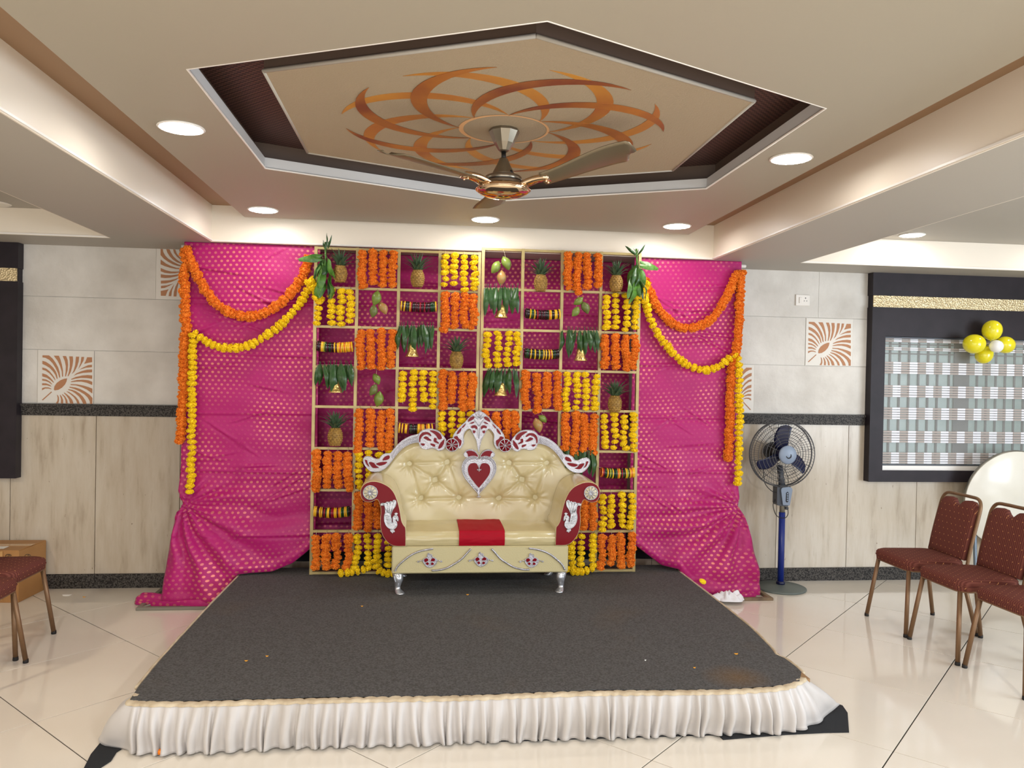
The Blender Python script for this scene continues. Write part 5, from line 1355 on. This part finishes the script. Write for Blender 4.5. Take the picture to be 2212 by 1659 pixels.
sw.tube(K, [.0015+.0035*math.sin(PI*(i+1)/(len(K)+1)) for i in range(len(K))], 6); part('crescent_mark', sw, M['black'], hub)
for ang in (96, 216, 338):
    a = math.radians(ang)
    def bf(u, v):
        r_ = lerp(.045, .235, u); w = lerp(.030, .058, math.sin(PI*min(1, u*.8+.1))*.8)*(1 if u < .9 else math.sqrt(max(0, 1-((u-.9)/.1)**2*.9)))
        q_ = (v*2-1)*w; aa = a-.25*u*u
        return (hx+r_*math.cos(aa)-q_*math.sin(aa), HYB+.005+q_*.55-.02*u, hz+r_*math.sin(aa)+q_*math.cos(aa))
    o = pp_('blade', MB().grid(bf, 16, 6), M['navy']); solidify(o, .003)
pp_('blade_hub', MB().lathe([(.0, -.035), (.045, -.03), (.05, .03), (.0, .03)], (hx, HYB, hz), 24, 'y'), M['navy'])
pp_('power_lead', MB().tube(sline([(hx-.12, HYB+.07, hz-.13), (PX-.165, PY, .95), (PX-.155, PY-.01, .86), (PX-.10, PY-.02, .80), (PX-.05, PY-.02, .79)], 8), .0032, 6)
    .tube(sline([(PX+.04, PY+.05, .97), (PX+.045, PY-.0, .90), (PX+.03, PY-.03, .85)], 8), .0028, 6)
    .tube(sline([(PX-.056, PY, .74), (PX-.078, PY, .68), (PX-.055, PY-.02, .60), (PX, PY-.045, .585), (PX+.035, PY-.03, .61), (PX+.040, PY-.02, .655)], 8), .0032, 6), M['black'])

# ================================================================== BANQUET CHAIRS (front faces local +x)
def rrect(x0, x1, y0, y1, r_, n=5):
    o = []
    for cx_, cy_, a0 in ((x1-r_, y1-r_, 0), (x0+r_, y1-r_, 90), (x0+r_, y0+r_, 180), (x1-r_, y0+r_, 270)):
        for k in range(n+1):
            a = math.radians(a0+90*k/n); o.append((cx_+r_*math.cos(a), cy_+r_*math.sin(a)))
    return o
def chair_proto():
    ms = {}
    seat = MB(); rings = []
    out = rrect(-.215, .215, -.215, .215, .07)
    out = [(x, y*(1-.10*(x < 0)*abs(x)/.2)) for x, y in out]
    lv = [(.434, .96), (.437, 1.0), (.484, 1.015), (.497, .985), (.502, .90), (.505, .5)]
    vs = []; n = len(out)
    for z, k in lv:
        for x, y in out: vs.append((x*k, y*k, z+(.004 if k < .95 else 0)))
    fs = [[i*n+k, i*n+(k+1) % n, (i+1)*n+(k+1) % n, (i+1)*n+k] for i in range(len(lv)-1) for k in range(n)]
    fs += [list(range(n))[::-1], [(len(lv)-1)*n+k for k in range(n)]]
    seat.add(vs, fs, True); ms['seat'] = seat.mesh('seat', M['fabric'])
    wl_ = MB(); wl_.tube([(x*1.012, y*1.012, .468) for x, y in out], .0045, 6, closed=True); ms['piping'] = wl_.mesh('piping', M['fabric'])
    ap = MB(); ap.tube([(x*.95, y*.95, .437) for x, y in out], .011, 8, closed=True); ms['seat_frame'] = ap.mesh('seat_frame', M['bronze'])
    def lean(z): return -.205-.105*max(0, (z-.48)/.42)
    bkm = MB(); wS = [(-.188, .50), (-.192, .62), (-.188, .80), (-.178, .862), (-.150, .888), (-.10, .893), (-.055, .888), (-.028, .862), (0, .846)]
    op = [(y, z) for y, z in wS]+[(-y, z) for y, z in wS[:-1]][::-1]
    vs = []; n = len(op)
    for dx, k in ((-.012, .98), (-.012, 1.0), (.010, 1.0), (.024, .95), (.028, .75)):
        for y, z in op:
            zz = .70+(z-.70)*k; vs.append((lean(zz)+dx, y*k, zz))
    fs = [[i*n+k, (i+1)*n+k, (i+1)*n+(k+1) % n, i*n+(k+1) % n] for i in range(4) for k in range(n)]
    fs += [list(range(n)), [4*n+k for k in range(n)][::-1]]
    bkm.add(vs, fs, True); ms['backrest'] = bkm.mesh('backrest', M['fabric'])
    fr = MB(); F = [(-.200, .44), (-.203, .60), (-.203, .80), (-.196, .872), (-.160, .912), (-.08, .918), (0, .918)]
    F = F+[(-y, z) for y, z in F[:-1]][::-1]
    fr.tube(sline([(lean(z)-.004, y, z) for y, z in F], 4), .0115, 8); ms['back_frame'] = fr.mesh('back_frame', M['bronze'])
    for nm, x0, y0, x1, y1, z0 in (('f1', .190, .175, .238, .232, .44), ('f2', .190, -.175, .238, -.232, .44), ('r1', -.180, .180, -.272, .230, .45), ('r2', -.180, -.180, -.272, -.230, .45)):
        ms['leg_'+nm] = MB().tube([(x0, y0, z0), (x1, y1, .012)], .0142, 8).mesh('leg', M['bronze'])
        ms['foot_'+nm] = MB().lathe([(.014, 0), (.0155, .004), (.0145, .022)], (x1, y1, 0), 10).mesh('foot_cap', M['rubber'])
    ms['stretcher'] = MB().tube([(-.16, -.17, .43), (-.16, .17, .43)], .009, 6).tube([(.16, -.17, .43), (.16, .17, .43)], .009, 6).mesh('stretcher', M['bronze'])
    return ms
CMS = chair_proto()
def chair(x, y, rz, label, group):
    t = thing('banquet_chair', label, 'chair', (x, y, 0), group, rz)
    s = put('seat', CMS['seat'], t); put('piping', CMS['piping'], s)
    for k in ('seat_frame', 'backrest', 'back_frame', 'stretcher'): put(k, CMS[k], t)
    for k in ('f1', 'f2', 'r1', 'r2'):
        l = put('leg', CMS['leg_'+k], t); put('foot_cap', CMS['foot_'+k], l)
GC = 'maroon banquet chairs beside the stage'
chair(3.448, -1.212, PI, 'maroon dotted banquet chair nearest the back wall on the right side', GC)
chair(3.452, -1.712, PI+.01, 'middle maroon banquet chair of the three on the right side', GC)
chair(3.475, -2.215, PI+.02, 'maroon banquet chair cut by the right picture edge, nearest the viewer', GC)
chair(-2.572, -1.312, 0, 'maroon banquet chair at the left beside the cardboard box', GC)
chair(-2.492, -1.822, .02, 'maroon banquet chair at the left edge in front of the other', GC)

# ================================================================== FOLDED ROUND TABLE leaning by the wall
tb = thing('folding_table', 'small round white folding table tipped upright behind the right chairs', 'table', (4.94, -.2, 0))
tilt = .16; TC = Vector((4.94, -.20, .735)); TR = .415
Mt = Matrix.Translation(TC) @ Matrix.Rotation(tilt, 4, 'X')
part('table_top', MB().lathe([(.0, -.017), (TR-.004, -.017), (TR, -.012), (TR, .012), (TR-.004, .015), (.0, .015)], (0, 0, 0), 72, 'y', M=Mt), M['laminate'], tb)
part('edge_band', MB().lathe([(TR+.0005, -.014), (TR+.004, -.010), (TR+.004, .012), (TR+.0005, .014)], (0, 0, 0), 72, 'y', M=Mt), M['alu'], tb)
for s in (-1, 1):
    lg = part('leg', MB().tube(sline([(4.94+s*.26, -.13, .62), (4.94+s*.265, -.15, .30), (4.94+s*.27, -.18, .012)], 5), .016, 10), M['steel'], tb)
    part('foot_bar', MB().tube([(4.94+s*.27, -.42, .014), (4.94+s*.27, -.02, .014)], .013, 8), M['steel'], lg)
part('cross_tube', MB().tube([(4.71, -.135, .50), (5.24, -.135, .50)], .011, 8), M['steel'], tb)

# ================================================================== BALLOONS
BL = [(2143, 714, .082, 'y', 0, .0, (.0, 1)), (2105, 743, .086, 'y', 0, -.02, (-1, 0)), (2171, 745, .076, 'y', 0, .02, (1, 0)), (2126, 766, .073, 'y', 0, .02, (-.2, -1)), (2152, 748, .055, 'w', 0, -.10, (.2, -.2))]
CB = W(2137, 742, y=-.19)
bt = thing('balloon_cluster', 'cluster of four yellow balloons and one small white balloon on the window surround', 'balloons', CB)
for u, v, r_, k, _, dy, dr in BL:
    c = W(u, v, y=-.20+dy); ax = (c-CB); ax.y = .0 if k == 'y' else -.3; ax = ax.normalized(); q_ = ax.to_track_quat('Z', 'Y').to_matrix().to_4x4()
    prof = []
    for i in range(17):
        t = i/16; a = PI*t; z = -math.cos(a)*1.06; rr_ = math.sin(a)*(1.0-.10*(1-t))
        if t < .25: rr_ *= .86+.14*(t/.25)
        prof.append((rr_*r_, z*r_))
    o = part('balloon', MB().lathe(prof, (0, 0, 0), 30, M=Matrix.Translation(c) @ q_), M['balloonw' if k == 'w' else 'balloon'], bt, 'small white balloon' if k == 'w' else None)
    part('knot', MB().lathe([(.001, -1.10*r_), (.006, -1.13*r_), (.003, -1.07*r_), (.006, -1.04*r_)], (0, 0, 0), 10, M=Matrix.Translation(c) @ q_), M['balloonw' if k == 'w' else 'balloon'], o)
part('string', MB().tube([CB, (CB.x, -.085, CB.z+.02)], .0015, 5), M['thread'], bt)

# ================================================================== CARDBOARD BOX
bxt = thing('cardboard_box', 'taped cardboard box on the floor behind the left chairs', 'box', (-3.2, -.2, 0))
a0, a1 = W(43, 1302, z=0), W(104, 1273, z=0)
zt_ = .372
cbx = MB()
P4 = [(-3.62, a0.y+.02), (a0.x-.01, a0.y), (a0.x+.012, -.024), (-3.62, -.024)]
cbx.prism(P4, 0.001, zt_, 'z'); part('box_body', cbx, M['card'], bxt)
part('flap', MB().prism([(P4[0][0], P4[0][1]+.002), (P4[1][0]-.002, P4[1][1]+.002), (P4[1][0], (P4[1][1]+P4[2][1])/2-.004), (P4[0][0], (P4[0][1]+P4[3][1])/2-.004)], zt_, zt_+.006, 'z'), M['card'], bxt)
part('flap', MB().prism([(P4[0][0], (P4[0][1]+P4[3][1])/2+.002), (P4[1][0]+.002, (P4[1][1]+P4[2][1])/2+.002), (P4[2][0]-.002, P4[2][1]-.002), (P4[3][0], P4[3][1]-.002)], zt_, zt_+.006, 'z'), M['card'], bxt)
part('parcel_tape', MB().box(-3.6, a0.x, -.235, -.165, zt_+.0062, zt_+.0072).box(-3.05, -3.0, a0.y-.004, a0.y-.002, .02, zt_), M['tape'], bxt)
part('paper_label', MB().box(-3.3, -3.02, -.33, -.25, zt_+.0074, zt_+.0084), M['paper'], bxt, 'white paper label')
for u, v in ((18, 1201), (60, 1201)):
    p = W(u, v, y=a0.y-.004); mk = MB()
    mk.tube([(p.x+.020*math.cos(a), p.y, p.z+.012*math.sin(a)) for a in [i*PI/5 for i in range(8)]], .0022, 4)
    mk.tube([(p.x-.006, p.y, p.z-.012), (p.x+.004, p.y, p.z+.012), (p.x+.014, p.y, p.z-.010)], .0022, 4); part('printed_mark', mk, M['ink'], bxt)

# ================================================================== SMALL THINGS
# crumpled white cloth at the right stage edge
def crump(cx_, cy_, w, h, z, seed):
    def f(u, v):
        a = u*2*PI; r_ = v; k = 1+.30*noise.noise((math.cos(a)*1.6, math.sin(a)*1.6, seed))
        x = cx_+math.cos(a)*w*r_*k; y = cy_+math.sin(a)*h*r_*k
        zz = z*(1-r_**2)**.6*(.62+.75*abs(noise.noise((x*24, y*24, seed+3)))+.25*math.sin(x*95+y*60+4*noise.noise((x*15, y*15, 1)))) if r_ < 1 else 0
        return (x, y, .026+max(.0, zz))
    return MB().grid(f, 64, 26)
p = W(1577, 1294, z=.03)
solo('crumpled_cloth', crump(p.x, p.y, .115, .06, .075, 3).grid(lambda u, v: (lerp(2.03, p.x-.04, u), lerp(-.62, p.y-.0, u)+(v-.5)*.07, .028+.035*math.sin(PI*v)*(1+.4*math.sin(u*20+v*9))), 24, 10), M['wcloth'], 'crumpled white cloth on the floor against the right hem of the pink curtain', 'cloth', p)
# loose flowers and petals
for (u, v, z, k, lab) in ((1518, 1256, .235, 'y', 'fallen yellow marigold resting on the right curtain hem'), (346, 1624, .02, 'o', 'tiny orange marigold on the floor at the left skirt foot')):
    q_ = W(u, v, z=z) if k == 'o' else W(u, v, y=-.565)
    o = put('marigold', YF_[1] if k == 'y' else OF[0], None, q_, (.8, .3, 0), (.030, .022, .012) if k == 'y' else (.012, .012, .010)); tag(o, lab, 'flower')
M['petal'] = mat('fallen_petal', (214, 150, 40), .8)
def petal(u, v, z, m, lab, s=.009, cat='petal'):
    p = W(u, v, z=z); mb = MB(); pts = []
    for i in range(8):
        a = i*PI/4; pts.append((p.x+s*math.cos(a), p.y+s*.6*math.sin(a), z+.003+.003*math.cos(a*2)))
    mb.add(pts+[(q[0], q[1], q[2]-.0015) for q in pts], [list(range(8)), list(range(15, 7, -1))]+[[i, i+8, (i+1) % 8+8, (i+1) % 8] for i in range(8)])
    solo('fallen_petal' if cat == 'petal' else 'paper_scrap', mb, m, lab, cat, p, 'bits fallen on carpet and floor' if cat == 'petal' else None)
ZP = PZ+.005
petal(532, 1428, ZP, M['petal'], 'pale yellow petal on the carpet towards the left front corner')
petal(577, 1418, ZP, M['petal'], 'light brown petal on the carpet right of the pale yellow one', .008)
petal(1590, 1413, ZP, M['petal'], 'ochre petal on the carpet near its right edge', .012)
petal(1500, 1443, ZP, M['petal'], 'small ochre petal on the carpet above the stain', .007)
petal(1394, 1427, ZP, M['paper'], 'tiny white speck on the carpet right of its middle', .005)
petal(782, 1310, ZP, M['petal'], 'small petal on the carpet in front of the left sofa leg', .008)
petal(1010, 1285, ZP, M['petal'], 'brown petal on the carpet under the sofa front', .010)
petal(145, 1286, 0, M['paper'], 'torn white paper scrap on the floor by the left skirting', .035, 'paper')
petal(182, 1290, 0, M['petal'], 'orange petal on the tiles beside the paper scrap', .012)
petal(1703, 1283, 0, M['petal'], 'yellow petal on the tiles in front of the pedestal fan base', .012)
